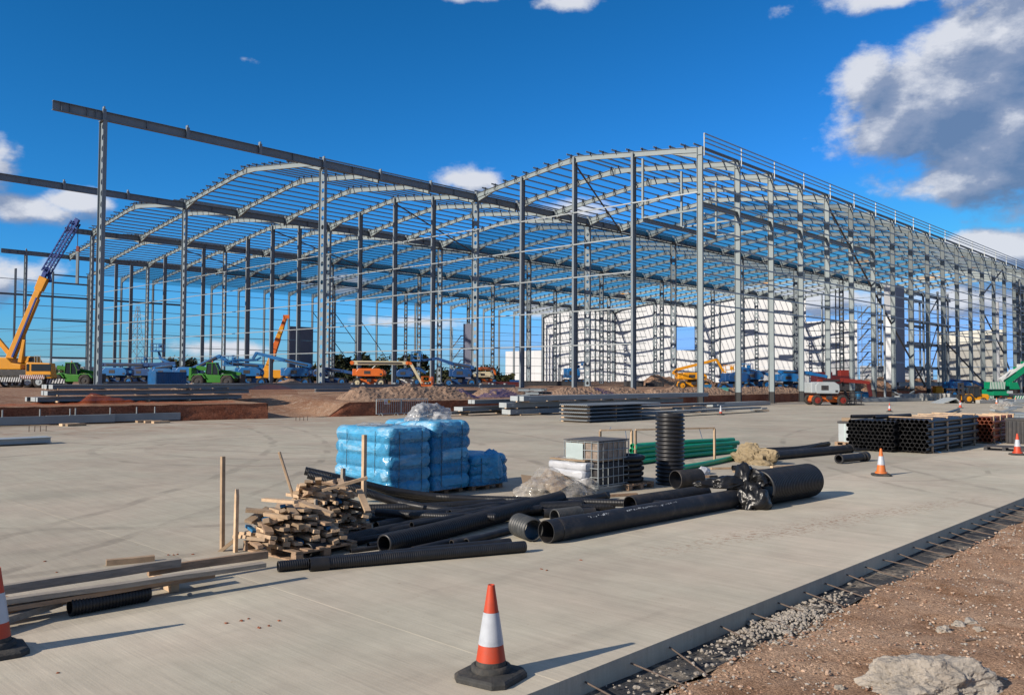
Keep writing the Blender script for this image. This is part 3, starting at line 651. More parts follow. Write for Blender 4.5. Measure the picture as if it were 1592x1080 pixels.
# grey panels on the left wall; lift-core panels; mezzanine steel
for k in range(4):
    q = MB(); q.box((-5*S+.45, 7.5*B, 1.3+k*3.6+1.8), (.09, B-.02, 3.58)); q.build('cladding_panel', M['grey_panel'], bld)
pc = WX(1393, 603, -1.6)
for k in range(4):
    q = MB(); q.box((pc.x-.75, pc.y, 1.3+k*3.7+1.85), (1.5, .12, 3.68)); q.build('core_panel', M['white_panel'], bld)
    q = MB(); q.box((pc.x, pc.y+1.85, 1.3+k*3.7+1.85), (.12, 3.5, 3.68)); q.build('core_panel', M['grey_panel'], bld)
pc2 = WX(1352, 603, -42)
y0, y1 = 7.75*B, 11.2*B
for z in (4.3, 7.9, 11.2, 15.4):
    for X in (-1.4, -5.5): beam('floor_beam', (X, y0+4, z), (X, y1+(3 if z < 8 else 0), z), .25, .45, M['steel_b'])
for yy in (9.25*B, 10.2*B, 10.9*B):
    q = MB(); q.bar((-1.2, yy, 1.3), (-1.2, yy, 16.4 if yy > 68 else 15.8), .26, .26); q.build('mezzanine_post', M['steel_d'], bld)
    q = MB(); q.bar((-5.5, yy, 1.3), (-5.5, yy, 15.2), .26, .26); q.build('mezzanine_post', M['steel_d'], bld)
rod('diagonal_brace', (-1.2, 9.25*B, 4.3), (-1.2, 8.2*B, 1.4), .1); rod('diagonal_brace', (-1.2, 9.3*B, 1.5), (-1.2, 10.2*B, 7.8), .09); rod('diagonal_brace', (-1.2, 9.3*B, 11), (-1.2, 10.2*B, 15.2), .09); rod('diagonal_brace', (-1.2, 9.3*B, 4.3), (-1.2, 10.2*B, 11.2), .08)
beam('floor_beam', (-1.2, y0, 1.9), (-1.2, y1+12, 1.9), .4, .6, M['steel_b'])
q = MB(); q.bar((.1, 6.5*B, 0), (.1, 6.5*B, 12.6), .22, .22); q.build('mezzanine_post', M['steel_d'], bld)
# dark clad end bay
for k in range(8):
    for j in range(4):
        q = MB(); q.box((-.9, (16.9+j*1.1)*B, 1.4+k*2.6+1.3), (.1, 1.1*B-.12, 2.45)); q.build('window_panel', M['dark_panel'], bld)
        q = MB(); q.box((-.75, (16.9+j*1.1)*B, 1.4+k*2.6), (.3, 1.1*B, .25)); q.build('window_transom', M['steel_b'], bld)
q = MB(); q.box((-3, 15.85*B, 9.5), (1.2, .3, 16)); q.build('core_panel', M['white_panel'], bld)
for z in (4, 8, 12, 16, 20): beam('floor_beam', (.5, 15.6*B, z), (.5, 21*B, z), .3, .5, M['steel_b'])
for j in range(5): q = MB(); q.bar((.6, (16.2+j)*B, 0), (.6, (16.2+j)*B, 22), .35, .35); q.build('mezzanine_post', M['steel_b'], bld)

# scaffold stair towers inside
def tower(x, D, w, hgt, label):
    p = GP(x, D); t_ = thing('stair_tower', label, 'stair tower', p, R(43.6))
    for sx_ in (-1, 1):
        for sy2 in (-1, 1):
            q = MB(); q.cyl((sx_*w/2, sy2*.8, 0), (sx_*w/2, sy2*.8, hgt), .045, 6); q.build('standard', M['galv'], t_)
    n = int(hgt/2)
    for k in range(n):
        q = MB(); q.box((w/2-.5, 0, 2*k+2), (1.0, 1.5, .08)); q.build('landing', M['galv'], t_)
        q = MB(); s_ = 1 if k % 2 else -1; q.bar((-w/2, -.4*s_, 2*k), (w/2-.9, -.4*s_, 2*k+2), .5, .12); q.build('stair_flight', M['galv'], t_)
        q = MB()
        for z in (2*k+.5, 2*k+1): 
            for sy2 in (-1, 1): q.bar((-w/2, sy2*.8, z), (w/2, sy2*.8, z), .04, .04)
        q.bar((-w/2, -.8, 2*k), (w/2, -.8, 2*k+2), .04, .04); q.build('guard_rail', M['galv'], t_)
tower(714, 140, 2.4, 9.4, 'narrow galvanised stair tower left of the grey panel strip')
tower(1349, 150, 2.6, 14, 'tall scaffold stair tower in the gap of the far white wall')
q = MB(); p = GP(726, 139); 
for k in range(3): 
    q2 = MB(); q2.box((0, 0, 1.7+k*3.3), (1.3, .1, 3.28)); 
    if k == 0: wp = thing('panel_strip', 'tall narrow grey panel strip standing behind the cellular columns', 'wall panel', p, R(43.6))
    q2.build('panel', M['grey_panel'], wp)

# ------------------------------------------------------------------ background
def tree(x, D, hgt, wd, label, leaf='leaf', n=1500, seed=1, trunk=True, sparse=.6):
    p = GP(x, D); p.z = 0; r_ = random.Random(seed)
    t_ = thing('tree', label, 'tree', p); q = MB(); q.cyl((0, 0, 0), (0, 0, hgt*.55), hgt*.028, 7, r2=hgt*.014)
    lim = []
    for k in range(7):
        a = r_.uniform(0, 6.28); e_ = (math.cos(a)*wd*.3*r_.uniform(.5, 1), math.sin(a)*wd*.3, hgt*r_.uniform(.55, .9)); q.cyl((0, 0, hgt*r_.uniform(.2, .5)), e_, hgt*.012, 5, r2=hgt*.004); lim.append(e_)
    q.build('trunk', M['bark'], t_)
    q = MB(); cl = [(Vector((r_.gauss(0, wd*.24), r_.gauss(0, wd*.24), hgt*r_.uniform(.25, .85))), wd*r_.uniform(.12, .24)) for _ in range(22)]+[(Vector(l_), wd*.16) for l_ in lim]
    for k in range(n):
        c, s_ = r_.choice(cl); d = Vector((r_.gauss(0, 1), r_.gauss(0, 1), r_.gauss(0, .8))).normalized()*s_*r_.uniform(.5, 1.05); pt = c+d
        if pt.z < hgt*.04: continue
        u = Vector((r_.gauss(0, 1), r_.gauss(0, 1), r_.gauss(0, 1))).normalized(); w_ = u.orthogonal().normalized(); z_ = wd*r_.uniform(.025, .055)*sparse/.6
        v_ = u.cross(w_); q.add([pt-w_*z_-v_*z_*.6, pt+w_*z_-v_*z_*.5, pt+w_*z_*.8+v_*z_*.7, pt-w_*z_*.7+v_*z_*.6], [(0, 1, 2, 3)])
    q.build('crown', M[leaf], t_, fixn=False); return t_
tree(547, 230, 8.5, 11, 'dark rounded evergreen tree on the horizon left of the orange lift', 'leaf', 1800, 1)
tree(592, 240, 8, 9, 'sparse olive tree just behind the orange lift', 'leaf2', 800, 2, sparse=.5)
tree(603, 250, 10, 7, 'tall thin olive tree right above the orange boom', 'leaf2', 500, 3, sparse=.5)
tree(640, 235, 8.5, 12, 'broad olive tree right of the orange lift', 'leaf2', 1500, 4)
tree(668, 180, 3.6, 7, 'low bushy green shrub tree beside the blue lift jib', 'leaf2', 900, 5)
tree(283, 210, 7.2, 9, 'dark leaning tree behind the blue baskets', 'leaf', 1300, 6)
tree(756, 240, 5.5, 9, 'low dark tree between stair tower and white wall', 'leaf', 900, 7)
tree(108, 300, 6, 10, 'dark rounded tree on the horizon above the first green telehandler', 'leaf', 800, 8)
tree(700, 260, 5, 12, 'low round tree behind the lattice columns', 'leaf', 900, 9)
tree(500, 220, 5, 12, 'olive bush tree left of the round evergreen', 'leaf2', 1000, 10)
tree(60, 320, 4.5, 14, 'low dark tree behind the yellow crane cab', 'leaf', 700, 11)
tree(1150, 330, 5, 15, 'low tree beyond the far wall', 'leaf', 300, 12)
# hedgerow mass along the horizon
q = MB(); r_ = random.Random(5)
for k in range(9000):
    x = r_.uniform(-60, 800); D = r_.uniform(215, 235); p = GP(x, D); hgt = 2.3+1.4*noise.noise(Vector((x*.02, 0, 0)))+.8*noise.noise(Vector((x*.1, 0, 0)))
    p.z = 1.2+abs(r_.random()**.8)*max(.8, hgt); u = Vector((r_.gauss(0, 1), r_.gauss(0, 1), r_.gauss(0, 1))).normalized(); w_ = u.orthogonal().normalized(); v_ = u.cross(w_); z_ = r_.uniform(.15, .4)
    q.add([p-w_*z_-v_*z_, p+w_*z_-v_*z_, p+w_*z_+v_*z_, p-w_*z_+v_*z_], [(0, 1, 2, 3)], int(noise.noise(Vector((x*.05, 3, 0))) > 0))
tag(q.build('hedgerow', [M['leaf'], M['leaf2']], fixn=False), kind='stuff')
# long low shed far left
p = GP(108, 330); sh = thing('low_shed', 'long low grey shed on the horizon behind the green telehandler', 'building', p, R(43.6))
q = MB(); q.box((0, 0, 1.5), (15, 8, 3.0)); q.build('wall', M['cream_panel'], sh); q = MB(); q.prism([(-8, 3), (8, 3), (7.8, 4.6), (-7.8, 4.6)], -4.5, 4.5); q.build('roof', M['steel_b'], sh)
# pylon
p = GP(212, 420); py = thing('electricity_pylon', 'lattice electricity pylon on the horizon left of centre', 'pylon', p, R(20))
hp = 36; q = MB()
def wz(z): return 3.4*(1-z/hp*.9) if z < hp*.6 else 3.4*(1-.54)*(1-(z/hp-.6)*1.6)
lv = [0, 6, 11, 15.5, 19.5, 23, 26, 29, 32, 36]
for a, b_ in zip(lv, lv[1:]):
    wa, wb = wz(a)/1.0, max(.15, wz(b_))
    cs = [(-1, -1), (1, -1), (1, 1), (-1, 1)]
    for k in range(4):
        c0, c1 = cs[k], cs[(k+1) % 4]
        q.bar((c0[0]*wa, c0[1]*wa, a), (c0[0]*wb, c0[1]*wb, b_), .15, .15); q.bar((c0[0]*wa, c0[1]*wa, a), (c1[0]*wb, c1[1]*wb, b_), .09, .09); q.bar((c1[0]*wa, c1[1]*wa, a), (c0[0]*wb, c0[1]*wb, b_), .09, .09)
q.build('lattice_mast', M['steel_d'], py)
for z, l_ in ((19.5, 6), (25, 7.5), (30.5, 5.5)):
    q = MB()
    for s_ in (-1, 1): q.bar((0, 0, z+1.6), (s_*l_, 0, z), .18, .18); q.bar((0, 0, z), (s_*l_, 0, z), .18, .18); q.bar((s_*l_, 0, z), (s_*l_, 0, z-1.8), .15, .15)
    q.build('cross_arm', M['galv'], py)
for n_, (z, s_, l_) in enumerate(((17.7, -1, 6), (23.2, -1, 7.5), (28.7, -1, 5.5), (17.7, 1, 6), (23.2, 1, 7.5), (28.7, 1, 5.5))):
    q = MB(); off = Vector((s_*l_*math.cos(R(20)), s_*l_*math.sin(R(20)), z)); pt0 = p+off
    for sg in (-1, 1):
        pr = pt0
        for k in range(1, 17):
            u = k/16; pn = pt0+RGT*sg*u*330+Vector((0, 0, -28*u*(1-u)))+FWD*u*90; q.bar(pr, pn, .06, .06); pr = pn
    tag(q.build('power_line', M['dark']), ('lowest', 'middle', 'topmost')[n_ % 3]+' overhead wire on the '+('left' if s_ < 0 else 'right')+' arm of the pylon', 'power line')

# heaps
def heap(name, a, b_, wd, hgt, m_, label, cat='gravel heap', seed=0, nx=90, lump=.16):
    a, b_ = Vector(a), Vector(b_); L_ = (b_-a).length; t_ = (b_-a).normalized(); n_ = Vector((-t_.y, t_.x, 0)); q = MB(); rows = []
    nx = int(L_/.16)+8; ny = int(wd/.16)+6
    for i in range(nx+1):
        row = []; u = -wd/2+(L_+wd)*i/nx
        for j in range(ny+1):
            v = -wd/2+wd*j/ny; e_ = max(0, -u, u-L_); d = math.hypot(e_, v)/(wd/2); x, y = a.x+t_.x*u+n_.x*v, a.y+t_.y*u+n_.y*v
            k = 1+.42*noise.noise(Vector((u*.42+seed, seed, 0)))+.16*noise.noise(Vector((u*1.3+seed, v, 2)))
            h = max(0, 1-d**1.25)*hgt*k
            if h > .02: h += lump*(noise.noise(Vector((x*4, y*4, seed)))*.6+noise.noise(Vector((x*9, y*9, seed)))*.5)*min(1, h*3)
            row.append((x+(lump*.4*noise.noise(Vector((x*7, y*7, 8))) if h > .02 else 0), y, th(x, y)+h-.06))
        rows.append(row)
    q.rings(rows, closed=False, smooth=False); o = q.build(name, M[m_]); tag(o, label, cat, kind='stuff'); return o
def HP(x, D): p = GP(x, D); return (p.x, p.y, 0)
heap('gravel_heap', (xb(-32)-3.4, -33.2, 0), (xb(-24)-3.6, -25.5, 0), 4.4, .95, 'stone', 'long pinkish gravel heap behind the crowd barriers', seed=1)
heap('gravel_heap', (xb(-20)-4, -21.5, 0), (xb(-18)-4, -18.5, 0), 3.6, .8, 'stone', 'gravel heap partly under blue mesh left of the beam stack', seed=2)
heap('gravel_heap', (xb(-12)-3.6, -14, 0), (xb(-4)-3.4, -4.5, 0), 4.0, .75, 'stone', 'long low gravel heap behind the steel beam stack', seed=3)
heap('gravel_heap', (-3.2, -3, 0), (-3.0, 34, 0), 3.2, .75, 'stone', 'gravel berm behind the black-footed facade columns', seed=4)
heap('gravel_heap', (-3.5, 45, 0), (-4.5, 80, 0), 5, 1.6, 'soil', 'brown earth heap under the mezzanine steel', 'earth heap', seed=5)
heap('gravel_heap', W(285, 618, 1.05), W(298, 617, 1.05), 2.6, .6, 'stone', 'small gravel heap at the end of the left steel stack', seed=6)
heap('gravel_heap', W(450, 604, 1.45), W(455, 604, 1.45), 4.0, 1.0, 'stone', 'small pointed gravel heap in front of a blue lift', seed=7)
heap('gravel_heap', (-26, 30, 0), (-26, 44, 0), 5, 1.4, 'soil', 'brown soil heap behind the red lift', 'earth heap', seed=8)

# ------------------------------------------------------------------ vehicles
YR = R(43.6)
def wheel(parent, x, y, r, w, rim='dark'):
    q = MB(); n = 20
    prof = [(-w/2+.02, r*.60), (-w/2, r*.86), (-w/2+w*.18, r), (w/2-w*.18, r), (w/2, r*.86), (w/2-.02, r*.60)]
    rings = [[(rr*math.cos(2*math.pi*k/n)*(1+(.02 if k % 2 and rr == r else 0)), yy, rr*math.sin(2*math.pi*k/n)) for k in range(n)] for yy, rr in prof]; q.rings(rings)
    o = q.build('wheel', M['rubber'], parent, (x, y, r)); q = MB()
    q.cyl((0, -w/2+.06, 0), (0, w/2-.06, 0), r*.6, 14); q.cyl((0, -w/2-.0, 0), (0, w/2, 0), r*.22, 10); q.build('rim', M[rim], o); return o
def basket(parent, x, z, col, L_=1.9, W_=.95):
    q = MB(); q.box((x, 0, z+.04), (L_ if L_ < 1.4 else W_+.2, 1.9, .08))
    bx = (W_+.2)/2
    for zz in (.15, .6, 1.1):
        for s_ in (-1, 1): q.bar((x-bx, s_*.95, z+zz), (x+bx, s_*.95, z+zz), .05, .05); q.bar((x+s_*bx, -.95, z+zz), (x+s_*bx, .95, z+zz), .05, .05)
    for sx_ in (-1, 1):
        for sy2 in (-1, 0, 1): q.bar((x+sx_*bx, sy2*.95, z), (x+sx_*bx, sy2*.95, z+1.1), .05, .05)
    q.box((x+bx*.6, 0, z+.8), (.25, .6, .35)); return q.build('basket', M[col], parent)
def boom_lift(label, x, D, col, boom, face=1, yaw=0, hood=None, hz=(1.15, 2.15), hx=(-1.9, 1.1), ch=None, wh=.5, bk=None, bcol=None, rim='lblue', wb=1.35, loc=None, bw=.42):
    p = loc or GP(x, D); t_ = thing('boom_lift', label, 'boom lift', p, YR+yaw+(0 if face > 0 else math.pi))
    ch = ch or col; hood = hood or col
    q = MB(); q.prism([(-wb-.35, .42), (-wb-.2, .95), (wb+.2, .95), (wb+.35, .42), (wb, .32), (-wb, .32)], -.62, .62); q.build('chassis', M[ch], t_, bevel=.04)
    for sx_ in (-1, 1):
        q = MB(); q.bar((sx_*wb, -.95, wh), (sx_*wb, .95, wh), .2, .2); q.build('axle', M[ch], t_)
        for sy2 in (-1, 1): wheel(t_, sx_*wb, sy2*1.05, wh, .36, rim)
    q = MB(); q.cyl((0, 0, .95), (0, 0, hz[0]), .55, 16); q.build('turntable', M['dark'], t_)
    a, b_ = hx
    for s_ in (-1, 1):
        q = MB(); z0, z1 = hz; q.prism([(a, z0+.25), (a+.15, z0), (b_-.15, z0), (b_, z0+.3), (b_-.05, z1-.3), (b_-.5, z1), (a+.3, z1), (a, z1-.3)], s_*.38 if s_ > 0 else -1.12, 1.12 if s_ > 0 else -.38); q.build('hood', M[hood], t_, bevel=.07)
    q = MB(); q.box((a-.15, 0, (hz[0]+hz[1])/2), (.5, 2.1, hz[1]-hz[0]-.1)); q.build('counterweight', M[hood], t_, bevel=.08)
    for s_ in (-1, 1):
        q = MB(); q.box(((a+b_)/2-.3, s_*1.135, (z0+z1)/2), (.7, .02, (z1-z0)*.4)); q.box((b_-.35, s_*1.135, z0+.25), (.25, .02, .2)); q.build('vent_grille', M['dark'], t_)
    q = MB(); q.box((wb+.1, 0, .8), (.3, .7, .3)); q.box((0, -.9, .75), (.5, .3, .35)); q.build('control_box', M['dark'], t_)
    q = MB(); pA_, pB_ = boom[0], boom[1]; q.bar((pA_[0]*.9+pB_[0]*.1, -bw*.62, pA_[1]*.9+pB_[1]*.1), (pA_[0]*.1+pB_[0]*.9, -bw*.56, pA_[1]*.1+pB_[1]*.9), .06, .16); q.build('hose_track', M['dark'], t_)
    n = len(boom)-1
    for k in range(n):
        w_ = bw*(1-.16*k); q = MB(); q.taper((boom[k][0], 0, boom[k][1]), (boom[k+1][0], 0, boom[k+1][1]), w_, w_*1.15, w_*.82, w_*.92); q.build('boom_section', M[bcol or col] if k % 2 == 0 else M[col], t_, bevel=.02)
        q = MB(); q.cyl((boom[k][0], -w_*.6, boom[k][1]), (boom[k][0], w_*.6, boom[k][1]), w_*.55, 10); q.build('boom_pivot', M[col], t_)
    q = MB(); q.cyl((boom[0][0]*.3+.2, 0, hz[0]+.3), (boom[0][0]*.55+boom[1][0]*.45, 0, boom[0][1]*.55+boom[1][1]*.45-.15), .08, 8); q.build('lift_ram', M['galv'], t_)
    if bk: 
        q = MB(); q.bar((boom[-1][0], 0, boom[-1][1]), (bk[0]-.3, 0, bk[1]+.3), .15, .15); q.build('basket_mount', M[col], t_); basket(t_, bk[0], bk[1], col if col != 'lblue2' else 'lblue')
    return t_
boom_lift('long blue boom lift lowered flat, left of the blue container', 189, 104, 'lblue2', [(-2.4, 2.5), (3.2, 2.5), (6.6, 2.75)], 1, hood='lblue', bk=None)
boom_lift('blue boom lift with raised square basket above the container', 262, 118, 'lblue', [(-2, 2.2), (.8, 2.6), (-1.2, 3.6), (-1.4, 4.4)], 1, bk=(-1.6, 4.5))
boom_lift('blue boom lift with low basket over its boom, far left', 228, 122, 'lblue2', [(-2, 2.2), (1.8, 2.8), (-.4, 2.9)], 1, bk=(-.6, 2.8))
boom_lift('blue boom lift with inclined ribbed boom behind the lime telehandler', 299, 96, 'lblue', [(.2, 2.0), (3.0, 3.4), (3.9, 2.9)], 1, bk=(4.3, 2.3), hx=(-1.5, .8))
boom_lift('bright blue boom lift with folded riser right of the lime telehandler', 390, 96, 'lblue', [(1.2, 2.3), (-2.8, 2.65), (-1.6, 2.95), (.6, 3.0), (1.1, 3.3)], 1, hx=(-1.2, 1.3), yaw=.1)
boom_lift('bright blue boom lift with long boom sloping down to its hood', 459, 95, 'lblue', [(1.7, 2.35), (-1.4, 3.0), (-4.4, 3.75), (-4.8, 3.1)], 1, hx=(-1.0, 1.8))
boom_lift('dark blue boom lift with lowered boom left of the orange lift', 518, 112, 'lblue2', [(-1.5, 2.2), (1.2, 1.9), (4.5, 1.3)], 1, hx=(-2.4, -.8))
boom_lift('orange and cream articulated boom lift above the gravel heap', 576, 97, 'orange', [(-2.1, 2.75), (4.2, 2.75), (4.6, 2.7), (5.9, .4)], 1, hx=(-1.5, 1.7), hz=(1.2, 2.1), bcol='cream', bk=(6.5, .1), rim='cream')
boom_lift('small blue and white lift behind the orange jib', 634, 116, 'lblue2', [(-1, 2.0), (1.5, 2.3), (2.5, 1.7)], 1, ch='white', hx=(-1.4, .9))
boom_lift('blue boom lift with jib folded left behind the lattice columns', 716, 100, 'lblue2', [(1.4, 2.3), (-1.0, 2.75), (-2.8, 3.35), (-5.4, 3.0), (-5.6, 3.3)], 1, hx=(-.9, 1.4), bk=(-5.2, 3.0))
boom_lift('tiny orange and cream lift left of the white wall', 757, 150, 'orange', [(-1.5, 2.7), (1.2, 2.7), (1.5, 1.5)], 1, hood='cream', bcol='orange')
boom_lift('far blue lift in front of the white wall grid', 893, 128, 'lblue', [(-1.0, 2.2), (.8, 2.9)], 1, hx=(-1.2, .8), hz=(1.1, 2.6), bk=(.8, 2.4))
boom_lift('yellow articulated boom lift with raised elbow before the white wall', 1076, 97, 'yellow', [(-2.1, 1.9), (-1.7, 2.3), (2.8, 3.45), (3.6, 2.1)], 1, hx=(-1.4, 1.5), hz=(1.15, 1.95), bk=(4.2, 1.7), rim='yellow', bw=.34)
boom_lift('dark blue lift right behind the teal tank', 1140, 96, 'lblue2', [(1.6, 2.5), (-.6, 1.8), (-1.6, 1.2)], 1, hx=(-.8, 1.7), bk=(1.4, 2.1))
boom_lift('blue lift half hidden by the second facade column', 1172, 108, 'lblue', [(-1.8, 2.6), (1.6, 1.9), (2.8, 1.4)], 1, hx=(-1.5, 1.0), wh=.55)
boom_lift('blue boom lift with boom lowered right between facade columns', 1225, 100, 'lblue', [(-.9, 2.45), (2.2, 2.35), (4.6, 1.9)], 1, hx=(-1.2, 1.2), hz=(1.3, 2.2), wh=.6)
boom_lift('blue boom lift behind the yellow forklift tractor', 1492, 122, 'lblue2', [(-1.2, 2.4), (2.0, 2.3), (5.0, .9)], 1, hx=(-1.6, 1.2), hz=(1.3, 2.3), hood='lblue')
# red and light grey lift standing on the yard
boom_lift('red lift with rounded light grey hood parked on the yard edge', 0, 0, 'red', [(-.6, 2.35), (1.5, 2.5), (4.2, 2.25), (4.5, .9)], 1, hood='wgrey', ch='orange', hz=(1.15, 2.3), hx=(-1.4, 1.0), wh=.52, rim='red', wb=1.25, loc=W(1284, 629.5, 0), bcol='dred')
p = W(1326, 629.5, 0); t_ = thing('lift_basket_rack', 'dark steel basket rack beside the red lift', 'steel rack', p, YR); q = MB()
for x_ in (-.5, .0, .5):
    for y_ in (-.8, .8): q.bar((x_, y_, 0), (x_, y_, 1.2), .07, .07)
for z_ in (.08, .4, .8, 1.2):
    for y_ in (-.8, .8): q.bar((-.7, y_, z_), (.7, y_, z_), .07, .07)
q.box((0, 0, .1), (1.6, 1.7, .1)); q.bar((-.5, 0, .3), (-1.1, 0, 2.6), .14, .2); q.build('frame', M['dark'], t_)
# dark red piling rig with masts
p = GP(1292, 112); t_ = thing('piling_rig', 'dark red tracked rig with three thin tall masts behind the facade', 'rig', p, YR)
q = MB(); q.prism([(-2.6, .1), (2.6, .1), (2.9, .5), (2.6, .9), (-2.6, .9), (-2.9, .5)], -1.6, -.9); q.prism([(-2.6, .1), (2.6, .1), (2.9, .5), (2.6, .9), (-2.6, .9), (-2.9, .5)], .9, 1.6); q.build('track', M['dark'], t_, bevel=.05)
q = MB(); q.box((0, 0, 1.5), (4.6, 2.4, 1.0)); q.box((-1.2, 0, 2.2), (2.0, 2.2, .6)); q.build('body', M['dred'], t_, bevel=.08)
q = MB(); q.box((1.5, 0, 2.3), (1.2, 1.6, .9)); q.build('cab', M['red'], t_, bevel=.06)
for x_ in (.7, 1.2, 1.7):
    q = MB(); q.bar((x_, 0, .4), (x_, 0, 13.4), .12, .12); q.build('mast', M['gutter'], t_)
q = MB(); 
for z_ in range(1, 14): q.bar((.7, 0, z_), (1.7, 0, z_), .06, .06)
q.build('mast_tie', M['gutter'], t_)

def telehandler(label, x, D, face, L_=4.9, guard=False):
    p = GP(x, D); t_ = thing('telehandler', label, 'telehandler', p, YR+(0 if face > 0 else math.pi)); k = L_/4.9
    q = MB(); q.prism([(-1.9*k, .62), (-2.2*k, .85), (-2.2*k, 1.25), (-1.5*k, 1.42), (-.2, 1.3), (1.7*k, 1.2), (2.1*k, .95), (1.9*k, .62)], -.62, .62); q.build('body', M['green'], t_, bevel=.06)
    q = MB(); q.prism([(-.7*k, .5), (-.7*k, 1.3), (.75*k, 1.25), (.8*k, .5)], -.95, -.63); q.build('tank_box', M['green'], t_, bevel=.05)
    for xw in (-1.45*k, 1.45*k):
        q = MB(); q.prism([(xw-.75, .95), (xw-.5, 1.35), (xw+.45, 1.35), (xw+.78, .95), (xw+.7, .9), (xw+.4, 1.25), (xw-.45, 1.25), (xw-.68, .9)], -1.12, -.66); q.build('mudguard', M['green'], t_)
    q = MB(); q.prism([(-.75, 1.35), (-.62, 2.42), (.2, 2.42), (.5, 1.8), (.55, 1.3)], -.88, -.12); q.build('cab_glazing', M['glass'], t_, bevel=.02)
    q = MB(); q.box((-.2, -.5, 2.46), (.95, .9, .08))
    for a, b_ in (((-.76, 1.35), (-.63, 2.45)), ((.53, 1.3), (.5, 1.8)), ((.5, 1.8), (.2, 2.45)), ((-.1, 1.35), (-.1, 2.45))):
        for yy in (-.9, -.1): q.bar((a[0], yy, a[1]), (b_[0], yy, b_[1]), .07, .06)
    q.build('cab_frame', M['green'], t_)
    q = MB(); q.taper((-2.1*k, .4, 2.0), (2.4*k, .4, 1.35), .4, .42, .3, .32); q.build('boom', M['green'], t_, bevel=.03)
    q = MB(); q.taper((-1.2*k, .4, 1.2), (.6*k, .4, 1.6), .12, .12, .1, .1); q.build('lift_ram', M['galv'], t_)
    q = MB(); q.box((2.6*k, .2, .9), (.12, 1.5, .9)); q.bar((2.4*k, .4, 1.35), (2.6*k, .4, .7), .2, .2); q.bar((2.7*k, -.4, .45), (3.5*k, -.4, .4), .14, .06); q.bar((2.7*k, .7, .45), (3.5*k, .7, .4), .14, .06); q.build('fork_carriage', M['dark'], t_)
    q = MB(); q.box((-2.3*k, -.1, 1.35), (.3, 1.5, 1.3 if guard else .5)); q.build('rear_guard', M['green'], t_, bevel=.05)
    for sx_ in (-1, 1):
        for sy2 in (-1, 1): wheel(t_, sx_*1.45*k, sy2*.98, .64, .42, 'dark')
    q = MB(); q.cyl((-.2, -.5, 2.5), (-.2, -.5, 2.66), .06, 8); q.build('beacon', M['orange'], t_)
telehandler('green telehandler behind the yellow crane outriggers', 118, 88, 1, 4.9)
telehandler('lime green telehandler beside the blue lifts, left of centre', 336, 85, 1, 4.9, True)

# stripes helper
def stripes(parent, name, a, b_, hgt, c1, c2, n=14, y=0, th_=.06):
    q = MB(); q.box(((a[0]+b_[0])/2, y, a[1]), (b_[0]-a[0], th_, hgt), 0); L_ = (b_[0]-a[0])/n; w_ = L_*.5
    for k in range(n):
        x_ = a[0]+k*L_
        for s_ in (-1, 1):
            q.add([(x_, y+s_*(th_/2+.004), a[1]-hgt/2), (x_+w_, y+s_*(th_/2+.004), a[1]-hgt/2), (x_+w_+L_*.5, y+s_*(th_/2+.004), a[1]+hgt/2), (x_+L_*.5, y+s_*(th_/2+.004), a[1]+hgt/2)], [(0, 1, 2, 3)], 1)
    return q.build(name, [M[c1], M[c2]], parent)
# yellow mobile crane with blue lattice jib
DC = 80; s1 = FPX/DC
p = GP(40, DC); cr_ = thing('mobile_crane', 'yellow mobile crane with blue lattice jib at the left edge', 'crane', p, YR)
def CX(x, y):
    z_ = (608.5-y)/s1; D_ = DC+z_*.0354; return (((x-796)*D_-(40-796)*DC)/FPX, z_*D_/DC)   # elevation of the crane in metres
q = MB(); q.box((-3.5, 0, 1.35), (9.5, 2.4, .6)); q.build('carrier_frame', M['dark'], cr_, bevel=.04)
q = MB(); q.prism([CX(52, 594), CX(52, 572), CX(56, 569.5), CX(89, 571), CX(92, 594)], -1.3, -.3); q.build('carrier_cab', M['yellow'], cr_, bevel=.06)
q = MB(); a = CX(61, 583); b_ = CX(91, 572.5); q.box(((a[0]+b_[0])/2, -1.31, (a[1]+b_[1])/2), (b_[0]-a[0], .06, b_[1]-a[1]), 0); a = CX(53.5, 583); b_ = CX(57.5, 572.5); q.box(((a[0]+b_[0])/2, -1.31, (a[1]+b_[1])/2), (b_[0]-a[0], .06, b_[1]-a[1]), 0); q.build('windscreen', M['glass'], cr_)
q = MB(); a = CX(63, 590); b_ = CX(90, 587.5); q.box(((a[0]+b_[0])/2, -1.32, a[1]), (b_[0]-a[0], .05, .22)); q.build('grille', M['dark'], cr_)
q = MB(); a = CX(-70, 581); b_ = CX(44, 566); q.prism([CX(-70, 581), CX(-70, 560), CX(10, 562), CX(22, 563), CX(30, 571), CX(44, 573), CX(44, 581)], -1.2, 1.2); q.build('superstructure', M['yellow'], cr_, bevel=.08)
q = MB(); q.prism([CX(30, 571), CX(30, 560), CX(50, 560), CX(56, 571)], .3, 1.3); q.build('operator_cab', M['yellow'], cr_, bevel=.06)
q = MB(); q.prism([CX(42, 570), CX(42, 562), CX(49.5, 562), CX(54, 570)], .26, .3); q.build('cab_glazing', M['glass'], cr_)
q = MB(); q.bar((*[CX(52, 559)[0]], .2, CX(52, 559)[1]), (CX(61, 559)[0], .2, CX(61, 559)[1]), .04, .04)
for xx in (52, 56, 61): q.bar((CX(xx, 559)[0], .2, CX(xx, 559)[1]), (CX(xx, 571)[0], .2, CX(xx, 571)[1]), .04, .04)
q.build('hand_rail', M['galv'], cr_)
def seg(par, name, a, b_, w0, w1, y, m_, bev=.03):
    q = MB(); a, b_ = CX(*a), CX(*b_); q.taper((a[0], y, a[1]), (b_[0], y, b_[1]), w0*.62, w0*.86, w1*.62, w1*.86); return q.build(name, M[m_], par, bevel=bev)
